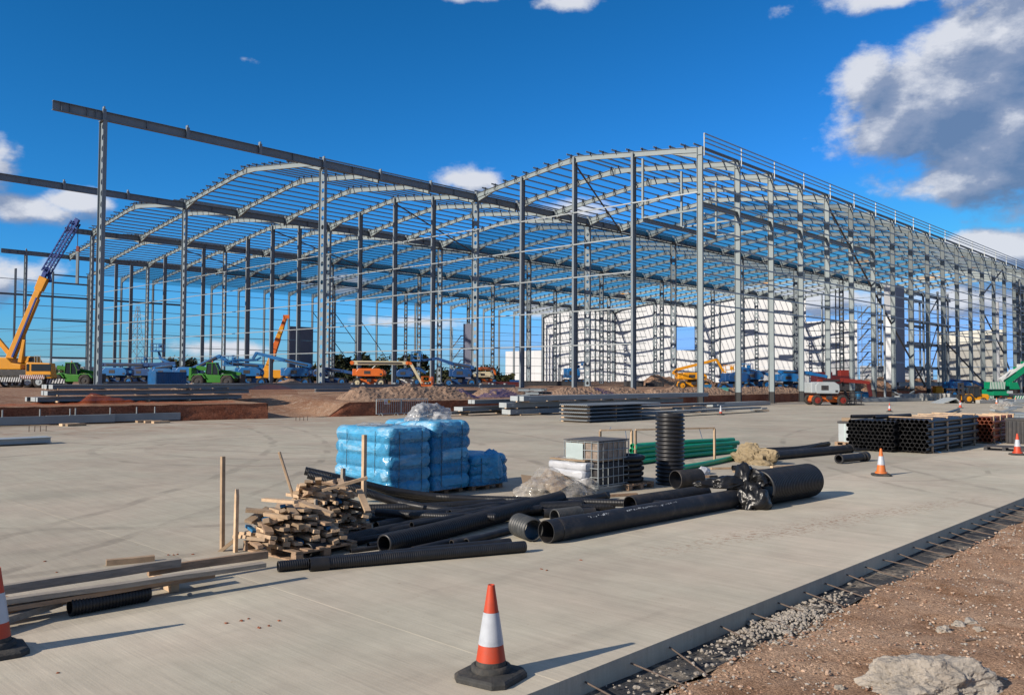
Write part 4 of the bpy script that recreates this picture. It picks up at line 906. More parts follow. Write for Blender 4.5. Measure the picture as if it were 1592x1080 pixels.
seg(cr_, 'boom_base', (14, 570), (56, 470), .85, .72, 0, 'yellow')
seg(cr_, 'boom_section', (50, 480), (64, 448), .68, .62, 0, 'yellow')
seg(cr_, 'boom_section', (60, 458), (69, 438), .85, .95, 0, 'yellow')
seg(cr_, 'boom_cable_tray', (24, 562), (61, 470), .25, .2, -.5, 'dblue')
seg(cr_, 'luffing_ram', (-12, 532), (10, 558), .5, .5, .7, 'yellow')
seg(cr_, 'luffing_ram', (40, 570), (46, 535), .42, .32, -.9, 'yellow')
seg(cr_, 'jib_head', (66, 440), (73, 422), .5, .45, 0, 'dblue'); seg(cr_, 'jib_head', (76, 445), (72, 424), .3, .4, .2, 'dblue'); seg(cr_, 'jib_tip', (114, 357), (120, 347), .6, .5, 0, 'dblue')
q = MB(); A_, B_ = CX(71, 430), CX(117, 352); t2 = Vector((B_[0]-A_[0], 0, B_[1]-A_[1])); n2 = Vector((-t2.z, 0, t2.x)).normalized()*.3; nn = 22
for sy2 in (-.3, .3):
    for s_ in (-1, 1): q.bar(Vector((A_[0], sy2, A_[1]))+n2*s_, Vector((B_[0], sy2, B_[1]))+n2*s_, .11, .11)
for k in range(nn):
    u0, u1 = k/nn, (k+1)/nn; s_ = 1 if k % 2 else -1
    for sy2 in (-.3, .3): q.bar(Vector((A_[0], sy2, A_[1]))+t2*u0+n2*s_, Vector((A_[0], sy2, A_[1]))+t2*u1-n2*s_, .05, .05)
    for sg in (-1, 1): q.bar(Vector((A_[0], -.38*s_, A_[1]))+t2*u0+n2*sg, Vector((A_[0], .38*s_, A_[1]))+t2*u1+n2*sg, .05, .05)
q.build('lattice_jib', M['dblue'], cr_)
q = MB(); a = CX(120.5, 350); q.cyl((a[0], 0, a[1]), (a[0], 0, CX(120, 390)[1]), .035, 6); q.build('hoist_rope', M['dark'], cr_)
q = MB(); a = CX(120.5, 390); q.box((a[0], 0, a[1]-.2), (.25, .2, .5)); q.build('hook_block', M['red'], cr_)
lb = MB(); a = CX(120.5, 392); lb.bar((a[0], 0, a[1]-.5), (a[0], 0, CX(120, 447)[1]), .22, .22); o = lb.build('lifted_post', M['steel_d'], None, p, (0, 0, YR)); tag(o, 'grey steel post hanging upright from the blue jib hook', 'steel post')
for xx in (-40, -28, 22, 33, 41, 55, 72):
    for sy2 in (-1.15, 1.0): wheel(cr_, (xx-40)/s1, sy2, .58, .45, 'wgrey')
stripes(cr_, 'outrigger_beam', (CX(-30, 0)[0], 1.05), (CX(26, 0)[0], 1.05), .5, 'white', 'gutter', 8, -1.9); stripes(cr_, 'outrigger_beam', (CX(30, 0)[0], .75), (CX(62, 0)[0], .75), .42, 'white', 'gutter', 9, -1.75)
stripes(cr_, 'bumper', (CX(56, 0)[0], 1.0), (CX(93, 0)[0], 1.0), .36, 'white', 'red', 12, -1.4); stripes(cr_, 'outrigger_beam', (CX(90, 0)[0], .62), (CX(120, 0)[0], .62), .42, 'white', 'gutter', 7, -1.0)
for xx in (14, -6): q = MB(); q.box((CX(xx, 0)[0], -1.9, .35), (1.0, .8, .7)); q.build('outrigger_foot', M['steel_b'], cr_)
# far orange telescopic crane boom
p = GP(424, 165); t_ = thing('telescopic_crane', 'distant orange telescopic crane leaning right behind the blue lifts', 'crane', p, YR); s2 = FPX/165
def C2(x, y): return ((x-424)/s2, (597-y)/s2)
q = MB(); q.box((0, 0, 1.6), (6.5, 2.4, 1.6)); q.build('body', M['yellow'], t_, bevel=.1)
for k, (a, b_, w_) in enumerate((((412, 585), (425, 552), 1.1), ((423, 556), (432, 528), 1.0), ((430, 532), (438, 510), .85), ((436.5, 514), (443, 495), .7))):
    a, b_ = C2(*a), C2(*b_); q = MB(); q.taper((a[0], 0, a[1]), (b_[0], 0, b_[1]), w_, w_, w_*.9, w_*.9); q.build('boom_section', M['orange' if k % 2 else 'yellow'], t_, bevel=.03)
q = MB(); a = C2(444, 495); q.box((a[0], 0, a[1]), (1.2, .6, .7)); q.build('boom_head', M['orange'], t_)
for xx in (-2.3, 0, 2.3): wheel(t_, xx, -1.1, .6, .4); wheel(t_, xx, 1.1, .6, .4)
# yellow rough-terrain forklift tractor
p = W(1513, 626.5, 0); Dj = (p-CAM).dot(FWD); sj = FPX/Dj; t_ = thing('forklift', 'yellow rough-terrain forklift tractor with dark cab on the yard', 'forklift', p, YR)
def C3(x, y): return ((x-1513)/sj, (626.5-y)/sj)
q = MB(); q.prism([C3(1516, 621), C3(1515, 611.5), C3(1533, 612.5), C3(1535, 616), C3(1533, 622)], -.5, .5); q.build('bonnet', M['yellow'], t_, bevel=.08)
q = MB(); q.prism([C3(1497, 622), C3(1498, 612), C3(1506, 612), C3(1510, 618), C3(1520, 620), C3(1520, 623)], -.75, .75); q.build('mudguard', M['yellow'], t_, bevel=.05)
q = MB(); q.prism([C3(1501, 613), C3(1502.5, 601), C3(1517.5, 601), C3(1519.5, 615), C3(1510, 618)], -.6, .6); q.build('cab_glazing', M['glass'], t_, bevel=.03)
q = MB(); a, b_ = C3(1501, 600.5), C3(1519, 600.5); q.box(((a[0]+b_[0])/2, 0, a[1]), (b_[0]-a[0]+.1, 1.4, .12))
for xx, xt in ((1501, 1502.5), (1509.5, 1509.5), (1519.5, 1517.5)):
    for s_ in (-.62, .62): a, b_ = C3(xx, 615), C3(xt, 601); q.bar((a[0], s_, a[1]), (b_[0], s_, b_[1]), .09, .09)
q.build('cab_frame', M['dark'], t_)
q = MB(); 
for s_ in (-.4, .4): a, b_ = C3(1494.5, 622), C3(1494, 594.5); q.bar((a[0], s_, a[1]), (b_[0], s_, b_[1]), .14, .2)
for yy in (596, 604, 612): a = C3(1494, yy); q.box((a[0], 0, a[1]), (.14, .9, .14))
q.build('mast', M['dark'], t_); q = MB()
for s_ in (-.4, .4): a = C3(1493, 624.5); q.box((a[0]-.5, s_, a[1]), (1.2, .14, .06))
q.build('fork', M['dark'], t_)
for s_ in (-.8, .8): wheel(t_, C3(1499.5, 0)[0], s_, 7.2/sj, .42, 'yellow'); wheel(t_, C3(1523.5, 0)[0], s_*.9, 4.4/sj, .32, 'yellow')
# green and white mobile crane at the right edge
p = W(1560, 624, 0); Dg = (p-CAM).dot(FWD); sg_ = FPX/Dg; t_ = thing('mobile_crane', 'green and white mobile crane with striped counterweight at the right edge', 'crane', p, YR)
def C4(x, y): return ((x-1560)/sg_, (624-y)/sg_)
q = MB(); q.prism([C4(1535, 614.5), C4(1535, 605.5), C4(1560, 605.5), C4(1560, 614.5)], -1.2, 1.2); q.build('engine_housing', M['cgreen'], t_, bevel=.06)
stripes(t_, 'counterweight', (C4(1528, 0)[0], C4(0, 599)[1]), (C4(1552, 0)[0], C4(0, 599)[1]), 11/sg_, 'cgreen', 'white', 10, -.9, 1.2)
q = MB(); q.prism([C4(1563, 605), C4(1563, 594), C4(1576, 594), C4(1580, 605)], -.9, .6); q.build('operator_cab', M['cgreen'], t_, bevel=.06)
q = MB(); q.box((C4(1600, 0)[0], 0, C4(0, 617)[1]), (100/sg_, 2.2, 6/sg_)); q.build('carrier_frame', M['dark'], t_, bevel=.03)
for a, b_, w_, m_ in (((1560, 596), (1625, 549), .75, 'cgreen'), ((1556, 592), (1625, 545), .62, 'white')):
    a, b_ = C4(*a), C4(*b_); q = MB(); q.taper((a[0], -.05 if m_ == 'white' else 0, a[1]), (b_[0], -.05 if m_ == 'white' else 0, b_[1]), w_, w_, w_*.9, w_*.9); q.build('boom_section', M[m_], t_, bevel=.03)
q = MB()
for k in range(9):
    a = C4(1572+k*6, 577-k*4.2); q.box((a[0], -.1, a[1]+.05), (.3, .3, .35), k % 2)
q.build('boom_fittings', [M['white'], M['cgreen']], t_)
q = MB(); a, b_ = C4(1556, 592), C4(1566, 575); q.bar((a[0], -.5, a[1]), (b_[0], -.5, b_[1]), .07, .07); b_ = C4(1575, 577); q.bar((a[0], -.5, a[1]+.1), (b_[0], -.5, b_[1]), .07, .07); q.build('stay', M['white'], t_)
stripes(t_, 'outrigger_beam', (C4(1525, 0)[0], C4(0, 617)[1]), (C4(1534, 0)[0], C4(0, 617)[1]), 4/sg_, 'cgreen', 'white', 4, -1.5)
stripes(t_, 'outrigger_beam', (C4(1565, 0)[0], C4(0, 617)[1]), (C4(1600, 0)[0], C4(0, 617)[1]), 5/sg_, 'cgreen', 'white', 9, -1.5)
for xx in (1549, 1557, 1563, 1580, 1592):
    for s_ in (-1.05, 1.05): wheel(t_, C4(xx, 0)[0], s_, 4.2/sg_, .42)
q = MB(); a = C4(1560, 618.5); q.box((a[0], -1.26, a[1]), (6/sg_, .03, 1.6/sg_)); q.build('number_plate', M['yellow'], t_)
q = MB(); 
for xx in (1547, 1570): a = C4(xx, 616); q.box((a[0], -1.24, a[1]), (3/sg_, .05, 1.8/sg_))
q.build('tail_lamp', M['red'], t_)
q = MB(); a = C4(1561, 609); q.box((a[0], -1.22, a[1]), (9/sg_, .04, 4/sg_)); q.build('vent_panel', M['wgrey'], t_)

# container, cabinet, tank, other small site items
def crate(name, label, cat, p, dims, m_, rz=0, bev=.03, ribs=0, lid=None):
    t_ = thing(name, label, cat, p, rz); q = MB(); q.box((0, 0, dims[2]/2), dims); 
    if ribs:
        for k in range(ribs):
            x_ = -dims[0]/2+dims[0]*(k+.5)/ribs; q.box((x_, 0, dims[2]/2), (dims[0]/ribs*.5, dims[1]+.06, dims[2]*.94))
        for k in range(max(2, int(ribs*dims[1]/dims[0]))):
            nn_ = max(2, int(ribs*dims[1]/dims[0])); y_ = -dims[1]/2+dims[1]*(k+.5)/nn_; q.box((0, y_, dims[2]/2), (dims[0]+.06, dims[1]/nn_*.5, dims[2]*.94))
    q.build('shell', M[m_], t_, bevel=bev)
    q = MB(); q.box((0, 0, dims[2]+.04), (dims[0]+.06, dims[1]+.06, .08)); q.build('lid', M[lid or m_], t_); return t_
crate('storage_container', 'blue ribbed storage container standing behind a lattice column, left', 'container', GP(260, 92), (2.0, 3.4, 1.5), 'lblue', 0, ribs=8)
crate('cabinet', 'small blue cabinet left of the teal tank', 'cabinet', GP(1099, 88), (.8, .8, .9), 'tealcab', YR)
crate('water_tank', 'teal box tank behind the corner column', 'tank', GP(1117, 88), (1.9, 1.1, .62), 'teal', YR, bev=.12)
crate('engine_hood', 'yellow machine hood behind the mezzanine posts', 'machine hood', GP(1458, 128), (1.2, 1.2, 1.5), 'yellow', YR, bev=.15)
crate('engine_hood', 'yellow generator beside the far orange crane', 'generator', GP(399, 150), (2.2, 1.2, 1.4), 'yellow', YR, bev=.15)
crate('skip', 'low dark red skip below the far wall grid', 'skip', GP(783, 110), (4.2, 1.6, .5), 'dred', YR, bev=.03)
crate('skip', 'long low dark skip along the foot of the white wall', 'skip', GP(862, 118), (9.5, 1.6, .55), 'dark', YR, bev=.03)
crate('skip', 'low blue skip left of the dark one under the wall', 'skip', GP(802, 112), (1.6, 1.6, .75), 'lblue2', YR, bev=.03)
crate('pallet_stack', 'short dark stack behind the right end of the gravel heap', 'stack', GP(985, 112), (2.4, 1.6, .7), 'dark', YR, bev=.03, ribs=5)
crate('pallet_stack', 'low dark stack left of the yellow boom lift', 'stack', GP(1018, 112), (2.2, 1.6, .45), 'dark', YR, bev=.03, ribs=5)
crate('compressor', 'small blue machine on the earth behind the red lift', 'compressor', GP(1339, 108), (1.6, 1.0, .9), 'tealcab', YR, bev=.2)

# ------------------------------------------------------------------ steel stock
def steel(name, label, cat, p0, L_, n, w, h, m_='steel_b', gap=.02, rz=math.pi/2, group=None, ends='wgrey', lay=1, zgap=.1, ibeam=True):
    """a layer of n beams lying along rz from p0 (front left corner of the layer)"""
    q = MB(); q.ibeam((0, 0, h/2), (L_, 0, h/2), w, h, tf=h*.08, tw=w*.08); q.box((-.01, 0, h/2), (.02, w, h), 1); me = q.mesh('beam', [M[m_], M[ends]])  # pale end plate: sunlight on the beam end put into its colour
    if not ibeam: q = MB(); q.box((L_/2, 0, h/2), (L_, w, h)); q.box((-.01, 0, h/2), (.02, w, h), 1); q.box((.6, -w/2, h*.5), (.2, .012, h*.4), 1); me = q.mesh('beam', [M[m_], M[ends]])
    ob = []
    for k in range(n):
        o = inst('steel_beam', me, None, (p0[0]+(k+.5)*(w+gap)*math.sin(rz)+rnd.uniform(-.02, .02), p0[1]-(k+.5)*(w+gap)*math.cos(rz)+rnd.uniform(-.12, .12), p0[2]), (0, 0, rz))
        tag(o, label, cat, group); ob.append(o)
    return ob
def bearers(pt, n, step, w, m_='wood', z=.05, rz=math.pi/2, where='steel stock'):
    for k in range(n):
        q = MB(); q.box((0, 0, 0), (.09, w, .09)); o = q.build('timber_bearer', M[m_], None, (pt[0]+math.cos(rz)*step*k, pt[1]+math.sin(rz)*step*k, pt[2]+z), (0, 0, rz)); tag(o, 'short timber bearer in the '+where, 'timber bearer', 'timber bearers in the '+where)
bp = W(787, 645.5)
lays = [((bp.x-.15, bp.y-.3, .1), 2, .42, .33, 12, 'bottom'), ((bp.x-.3, bp.y-.5, .55), 2, .44, .33, 22, 'middle'), ((bp.x+.1, bp.y+.2, 1.0), 3, .40, .33, 24, 'top')]
for (pt, n, w_, h_, L_, nm) in lays:
    steel('b', 'grey box-end girder in the %s layer of the central steel stack' % nm, 'steel beam', pt, L_, n, w_, h_, group='girders in the %s layer of the central stack' % nm, ibeam=False, m_='steel_b')
    bearers((pt[0]+.5, pt[1]+.8, pt[2]-.05), 6, 3.2, 1.2, z=0, where='central girder stack')
# light end plates paint the sunlit ends on the girders; profiled sheet bundle
p = W(866, 653); 
for k in range(5):
    q = MB(); n = 14; pts = []
    for j in range(n*2+1): pts.append((j*.075, .05*(j % 2)+.0))
    rows = [[(x_, 0, z_) for x_, z_ in pts], [(x_, 7.5, z_) for x_, z_ in pts]]; q.rings(rows, closed=False, smooth=False); rows = [[(x_, 0, z_-.04) for x_, z_ in pts], [(x_, 7.5, z_-.04) for x_, z_ in pts]]; q.rings(rows, closed=False, smooth=False)
    q.add([(x_, 0, z_) for x_, z_ in pts]+[(x_, 0, z_-.04) for x_, z_ in pts], [(j, j+1, 2*n+2+j, 2*n+1+j) for j in range(2*n)])
    o = q.build('profiled_sheet_layer', M['steel_b'], None, (p.x+1.2+rnd.uniform(-.06, .06), p.y-1.2, .13+k*.22)); tag(o, ('lowest', 'second', 'middle', 'fourth', 'topmost')[k]+' layer of profiled steel decking beside the small cone', 'steel decking')
    bearers((p.x+2.1, p.y-.8, .13+k*.22-.09), 3, 2.6, 2.1, z=0, where='decking bundle')
steel('b', 'thin dark steel section on low bearers right of the decking', 'steel section', (W(921, 652).x+.6, W(921, 652).y+3.5, .28), 16, 4, .2, .12, group='thin sections right of the decking')
steel('b', 'flat grey steel section behind the decking bundle', 'steel section', (W(935, 647).x, W(935, 647).y, .55), 15, 3, .3, .14, group='flat sections behind the decking')
bearers((W(935, 650).x+.5, W(935, 650).y, .1), 5, 3.5, 1.0, z=.1, where='flat sections behind the decking')
p = W(702, 646); steel('b', 'small grey beam in the low stack right of the barriers', 'steel beam', (p.x+.2, p.y, .35), 11, 3, .3, .26, group='beams in the low stack right of the barriers'); 
steel('b', 'small grey beam topping the low stack right of the barriers', 'steel beam', (p.x+.3, p.y+1.3, .8), 9, 2, .3, .26, group='upper beams of the low stack right of the barriers'); bearers((p.x+.6, p.y+.6, .25), 4, 3, 1.1, where='low stack right of the barriers')
p = W(637, 648.5); steel('b', 'long flat grey section lying in front of the red bank', 'steel section', (p.x, p.y, .12), 13, 2, .25, .16, group='flat sections before the red bank'); bearers((p.x+.3, p.y+1, .03), 4, 3.5, .8, where='flat sections before the red bank')
for k in range(6):
    p = W(664+k*3.4, 641); q = MB(); q.box((0, 0, .25), (.22, .3, .5)); q.box((0, 0, .52), (.3, .34, .05)); o = q.build('steel_bracket', M['galv'], None, (p.x-.4, p.y+rnd.uniform(-.3, .3), .28)); tag(o, 'small galvanised bracket set on the flat section before the bank', 'steel bracket', 'brackets on the flat section')
# left stack on the bank top
p = W(66, 626, 1.05)
for k, (n, nm, ox, oy) in enumerate(((5, 'bottom', 0, 0), (5, 'middle', .1, .6), (6, 'top', .0, .8))):
    steel('b', 'grey channel in the %s layer of the stack on the left bank' % nm, 'steel beam', (p.x-1.9+ox, p.y-.2+oy, th(p.x, p.y)+.10+.36*k), 12.6, n, .30, .24, group='channels in the %s layer on the left bank' % nm)
    bearers((p.x-1, p.y+.8, th(p.x, p.y)+.04+.36*k), 5, 2.6, 2.2, where='channel stack on the left bank')
# long channel with studs on the yard below the bank
for n_, (a, b_) in enumerate(((-60.5, -51.0), (-54.2, -47.3))):
    a, b_ = Vector((xb(a)+.8-.4*n_, a, 0)), Vector((xb(b_)+.8-.4*n_, b_, 0)); t_ = thing('long_channel', ('left', 'right')[n_]+' long grey steel channel with upright studs below the red bank', 'steel channel', a, math.atan2(b_.y-a.y, b_.x-a.x)); L_ = (b_-a).length
    q = MB(); q.box((L_/2, 0, .28), (L_, .04, .4)); q.box((L_/2, .12, .47), (L_, .24, .03)); q.box((L_/2, .12, .09), (L_, .24, .03)); q.build('channel', M['steel_b'], t_)
    for k in range(4): q = MB(); xk = L_*(.2+.2*k)+rnd.uniform(-.4, .4); q.cyl((xk, .1, .47), (xk, .1, .85), .035, 8); q.build('stud', M['galv'], t_)
for x_, y_ in ((108, 661.5), (118, 662), (225, 656.5), (238, 657), (250, 657.5)):
    p = W(x_, y_); q = MB(); q.box((0, 0, .06), (.35, .9, .12)); o = q.build('timber_block', M['wood'], None, p, (0, 0, rnd.uniform(-.3, .3))); tag(o, 'pale timber block beside the long channel under the left bank', 'timber block', 'timber blocks beside the long channel')
p = W(-20, 692); steel('b', 'pale steel channel lying on the yard at the left edge', 'steel channel', (p.x, p.y, .06), 1.95, 3, .28, .2, m_='wgrey', group='pale channels at the left edge')
# long beams on the floor behind the bank
for n_, (x0, x1, y_, z_, h_) in enumerate(((300, 540, 612, 1.35, .5), (290, 520, 606.5, 1.45, .35), (490, 545, 613, 1.3, .2), (158, 275, 601, 1.45, .35))):
    a = W(x0, y_, z_-.05); D = (a-CAM).dot(FWD); b_ = WX(x1, y_-1, a.x+.001) ; L_ = min(30, max(5, (b_-a).length)); q = MB(); q.ibeam((0, 0, h_/2+.15), (L_, 0, h_/2+.15), .3, h_); o = q.build('steel_beam', M['steel_b'], None, (a.x, a.y, th(a.x, a.y)), (0, 0, R(88)))
    tag(o, ('long grey beam across the soil in front of the blue lifts', 'second long beam just behind the first near the lifts', 'short flat beam left of the gravel heap', 'dark beam on the soil behind the left stack')[n_], 'steel beam')
for n_, (x_, y_, L_) in enumerate(((545, 604, 4), (562, 603, 6), (610, 602.5, 7), (660, 602, 7), (700, 603, 8), (745, 604, 5), (712, 609, 7))):
    a = W(x_, y_, 1.4); q = MB(); q.ibeam((0, 0, .22), (L_, 0, .22), .25, .3); 
    for k in range(3): q.box((L_*k/3+.3, 0, .45), (.3, .3, .14))
    o = q.build('steel_beam', M['steel_b' if n_ % 2 else 'steel_d'], None, (a.x, a.y, th(a.x, a.y)), (0, 0, R(84))); tag(o, 'short steel member with end plates lying behind the gravel heaps', 'steel beam', 'steel members behind the gravel heaps')
q = MB(); r_ = random.Random(3); p = W(808, 612, 1.3)
for k in range(16):
    o = MB(); o.ibeam((0, 0, .12), (1.4, 0, .12), .2, .2); ob = o.build('steel_offcut', M['steel_d'], None, (p.x+r_.uniform(-.6, .9), p.y+(k % 6)*.32, th(p.x, p.y)+.05+.26*(k//6)), (0, 0, r_.uniform(-.15, .15))); tag(ob, 'short steel member in the heap left of the gable column', 'steel offcut', 'short steel members in the small heap')
# right: concrete blocks, ramp, kerbs, plates on the yard
for k in range(14):
    p = W(1432+(k % 7)*6.8, 622.5); q = MB(); q.box((0, 0, .22), (.75, .7, .42)); o = q.build('concrete_block', M['concrete_block'], None, (p.x, p.y+.0, .45*(k//7)), (0, 0, rnd.uniform(-.1, .1))); tag(o, 'pale precast block in the row before the mezzanine steel', 'concrete block', 'precast blocks before the mezzanine')
for n_, (x0, x1, y_, m_) in enumerate(((1335, 1395, 624.5, 'steel_b'), (1392, 1430, 624, 'concrete_block'), (1345, 1400, 622.5, 'steel_b'), (1520, 1560, 627, 'concrete_block'), (1556, 1600, 627, 'steel_b'), (1540, 1585, 625.5, 'wgrey'))):
    a, b_ = W(x0, y_), W(x1, y_-.6); L_ = min((b_-a).length, 14); q = MB(); q.box((L_/2, 0, .2), (L_, .5, .36)); q.box((L_*.2, 0, .4), (.6, .3, .06)); q.box((L_*.6, 0, .4), (.6, .3, .06)); o = q.build('steel_plate_stack', M[m_], None, a, (0, 0, math.atan2(b_.y-a.y, b_.x-a.x)), bevel=.01)
    tag(o, ('grey steel length at the left foot of the mezzanine', 'pale flat concrete length left of the blocks', 'second grey length behind the first', 'pale kerb under the forklift bonnet', 'grey kerb under the green crane', 'light kerb behind the small cones')[n_], 'steel length' if m_ == 'steel_b' else 'kerb')
p = W(1475, 626.5); q = MB(); q.prism([(-1.5, 0), (.2, .62), (.9, 0), (.75, 0), (.2, .5), (-1.2, 0)], -1.2, 1.2); o = q.build('steel_ramp', M['wgrey'], None, p, (0, 0, YR)); tag(o, 'grey wedge ramp left of the yellow forklift', 'ramp')
r_ = random.Random(11)
for k in range(9):
    p = W(1390+r_.uniform(0, 90), 620+r_.uniform(-1.5, 1)); q = MB(); q.box((0, 0, .3), (r_.uniform(.8, 2), .5, r_.uniform(.3, .9))); q.bar((-.8, 0, .3), (.9, .2, r_.uniform(.3, 1.1)), .15, .15); o = q.build('steel_fitting', M['steel_b'], None, p, (0, 0, r_.uniform(0, 3))); tag(o, 'dark steel fitting in the clutter under the mezzanine', 'steel fitting', 'steel fittings under the mezzanine')
# debris lying before the corner column
p = W(1110, 636); 
for k in range(12):
    a = W(1040+r_.uniform(0, 150), 636+r_.uniform(-4, 6)); L_ = r_.uniform(1, 5); q = MB(); q.box((0, 0, .08), (L_, .2, .1)); o = q.build('scrap_length', M[('steel_b', 'galv', 'wood', 'wood3')[k % 4]], None, a, (0, 0, R(90)+r_.uniform(-.5, .5))); tag(o, 'thin scrap length on the yard before the corner column', 'scrap length', 'scrap lengths before the corner column')
a = W(1108, 632.5); q = MB(); q.box((0, 5, .2), (1.2, 10, .35)); o = q.build('steel_deck_pack', M['galv'], None, (a.x, a.y, 0), (0, 0, 0)); tag(o, 'flat galvanised pack lying beside the corner column foot', 'steel pack')
# crowd barriers
for n_, (x0, y0_, x1, y1_) in enumerate(((573.5, 646, 613, 645), (615, 645, 650, 643.6))):
    a, b_ = W(x0, y0_), W(x1, y1_); a.x = xb(a.y)+.75; b_.x = xb(b_.y)+.75; L_ = (b_-a).length; t_ = thing('crowd_barrier', ('left steel crowd barrier with small sign before the red bank', 'right steel crowd barrier before the red bank')[n_], 'barrier', a, math.atan2(b_.y-a.y, b_.x-a.x))
    q = MB(); q.cyl((0, 0, .12), (0, 0, 1.1), .03, 6); q.cyl((L_, 0, .12), (L_, 0, 1.1), .03, 6); q.cyl((0, 0, 1.1), (L_, 0, 1.1), .03, 6); q.cyl((0, 0, .14), (L_, 0, .14), .03, 6); q.build('frame', M['wgrey'], t_)
    for k in range(1, 13): q = MB(); q.cyl((L_*k/13, 0, .14), (L_*k/13, 0, 1.1), .017, 5); q.build('upright', M['wgrey'], t_)
    for x_ in (.35, L_-.35): q = MB(); q.bar((x_, -.3, 0), (x_, 0, .2), .04, .03); q.bar((x_, .3, 0), (x_, 0, .2), .04, .03); q.build('foot', M['galv'], t_)
    if n_ == 0:
        q = MB(); q.box((L_*.42, -.04, .95), (.5, .01, .34), 0); q.box((L_*.42+.14, -.05, .95), (.18, .008, .22), 1); q.box((L_*.42-.1, -.05, .88), (.16, .008, .1), 2); q.build('sign', [M['white'], M['yellow'], mat('pink_print', (.6, .25, .35), .5)], t_)
# rebar stubs poking from the yard
for (x_, y_) in ((45, 671), (460, 654), (648, 650)):
    t_ = thing('starter_bars', 'short rusty starter bars poking from the yard, '+{45: 'far left', 460: 'before the ramp', 648: 'right of the barriers'}[x_], 'starter bars', W(x_, y_))
    for k in range(4): q = MB(); q.cyl((k*.22*.3, k*.22, 0), (k*.22*.3, k*.22, .28), .02, 6); q.build('bar', M['rust'], t_)
# orange barrier mesh along the left bank and blue mesh over the heap
def sheetmesh(name, rows, m_, label, cat):
    q = MB(); q.rings(rows, closed=False); o = q.build(name, M[m_], fixn=False); tag(o, label, cat); return o
rows = []; 
for j in range(110):
    y = -60+j*.15; bx = xb(y)-.45-.3*noise.noise(Vector((j*.2, 0, 0)))
    up = .10+.14*abs(noise.noise(Vector((j*.25, 5, 0)))); pk = max(0, 1-abs(y+51.6)/(.7 if y < -51.6 else 2.4))
    z = th(bx-.1, y)+.05; rows.append([(bx, y, z), (bx-.3, y, z+up*.6+pk*.3), (bx-.5, y, z+up+pk*.55), (bx-1.2, y, z+.03)])
sheetmesh('barrier_mesh', rows, 'onet', 'crumpled orange plastic mesh draped along the left bank top', 'barrier mesh')
rows = []; c = W(380, 618, 1.1)
for j in range(14): rows.append([(c.x-.3, c.y+j*.35, th(c.x, c.y)+.02), (c.x-.5, c.y+j*.35, th(c.x, c.y)+.35+.5*math.sin(j*.24))])
sheetmesh('barrier_mesh', rows, 'onet', 'short orange mesh panel standing before the long grey beam', 'barrier mesh')
for (y0_, L_, ox, lab) in ((-26.5, 2.6, 1.6, 'blue mesh scrap on the right flank of the long gravel heap'), (-23.2, 4.6, 2.0, 'blue mesh sheet over the small gravel heap'), (-13, 6, 1.7, 'blue mesh laid on the low gravel heap behind the beams')):
    rows = []
    for j in range(15):
        y = y0_+j*L_/14; row = []
        for k in range(5): x = xb(y)-ox-.35*k; row.append((x+.06*noise.noise(Vector((j, k, 0))), y, th(x, y)+.08+.16*k*math.sin(math.pi*j/14)+.05*noise.noise(Vector((j*.7, k, 3)))))
        rows.append(row)
    sheetmesh('mesh_sheet', rows, 'bnet', lab, 'mesh sheet')

# ------------------------------------------------------------------ foreground: cones
def cone(p, h, label, low='cone_o', top='cone_o', dark=False, tilt=0, rz=0, strip=False):
    t_ = thing('traffic_cone', label, 'traffic cone', p, rz, 'traffic cones on the yard'); hb_ = .055*h/.75; br = .245*h/.75
    q = MB(); oc = []
    for k in range(8):
        a = math.pi/8+k*math.pi/4; rr = br*1.0/ math.cos(math.pi/8); oc.append((rr*math.cos(a), rr*math.sin(a)))
    # square foot with cut corners, lifted edge
    c = br*.32; foot = [(-br+c, -br), (br-c, -br), (br, -br+c), (br, br-c), (br-c, br), (-br+c, br), (-br, br-c), (-br, -br+c)]
    r1 = [(x, y, 0.002) for x, y in foot]; r2 = [(x, y, hb_*.7) for x, y in foot]; r3 = [(x*.92, y*.92, hb_) for x, y in foot]; r4 = [(x*.62, y*.62, hb_*1.25) for x, y in foot]
    q.rings([r1, r2, r3, r4], smooth=False); q.add(r4, [tuple(range(8))]); q.add(r1, [tuple(range(8))[::-1]])
    q.build('foot', M['cone_b'], t_, bevel=.006)
    def R_(z): return .135*h/.75*(1-(z-hb_)/(h-hb_))+.028*h/.75*((z-hb_)/(h-hb_))
    zs = [hb_*1.2, h*.20, h*.37, h*.71, h*.96, h] if dark else [hb_*1.2, h*.12, h*.40, h*.72, h*.96, h]
    ms = ['cone_b' if dark else low, low, 'cone_w', top, top]; nm = ['collar', 'lower_band', 'reflective_sleeve', 'upper_band', 'tip']
    for k in range(5):
        a, b_ = zs[k], zs[k+1]; pr = .003 if ms[k] == 'cone_w' else 0; q = MB(); n = 28; nz_ = 5
        q.rings([[((R_(a+(b_-a)*j/nz_)+pr)*math.cos(2*math.pi*i/n), (R_(a+(b_-a)*j/nz_)+pr)*math.sin(2*math.pi*i/n), a+(b_-a)*j/nz_) for i in range(n)] for j in range(nz_+1)])
        if k == 4:
            q.rings([[(R_(h)*s_*math.cos(2*math.pi*i/n), R_(h)*s_*math.sin(2*math.pi*i/n), z_) for i in range(n)] for s_, z_ in ((1, h), (.75, h), (.7, h-.05))])
        if k == 0: q.rings([[((R_(a)+s_)*math.cos(2*math.pi*i/n), (R_(a)+s_)*math.sin(2*math.pi*i/n), z_) for i in range(n)] for s_, z_ in ((.03, hb_*1.2), (.03, hb_*1.9), (.0, hb_*2.1))])
        q.build(nm[k], M[ms[k]], t_)
    return t_
cone(W(763, 1053), .80, 'nearest red and white cone with dark collar at the slab edge', 'cone_r', 'cone_r', True, rz=R(12))
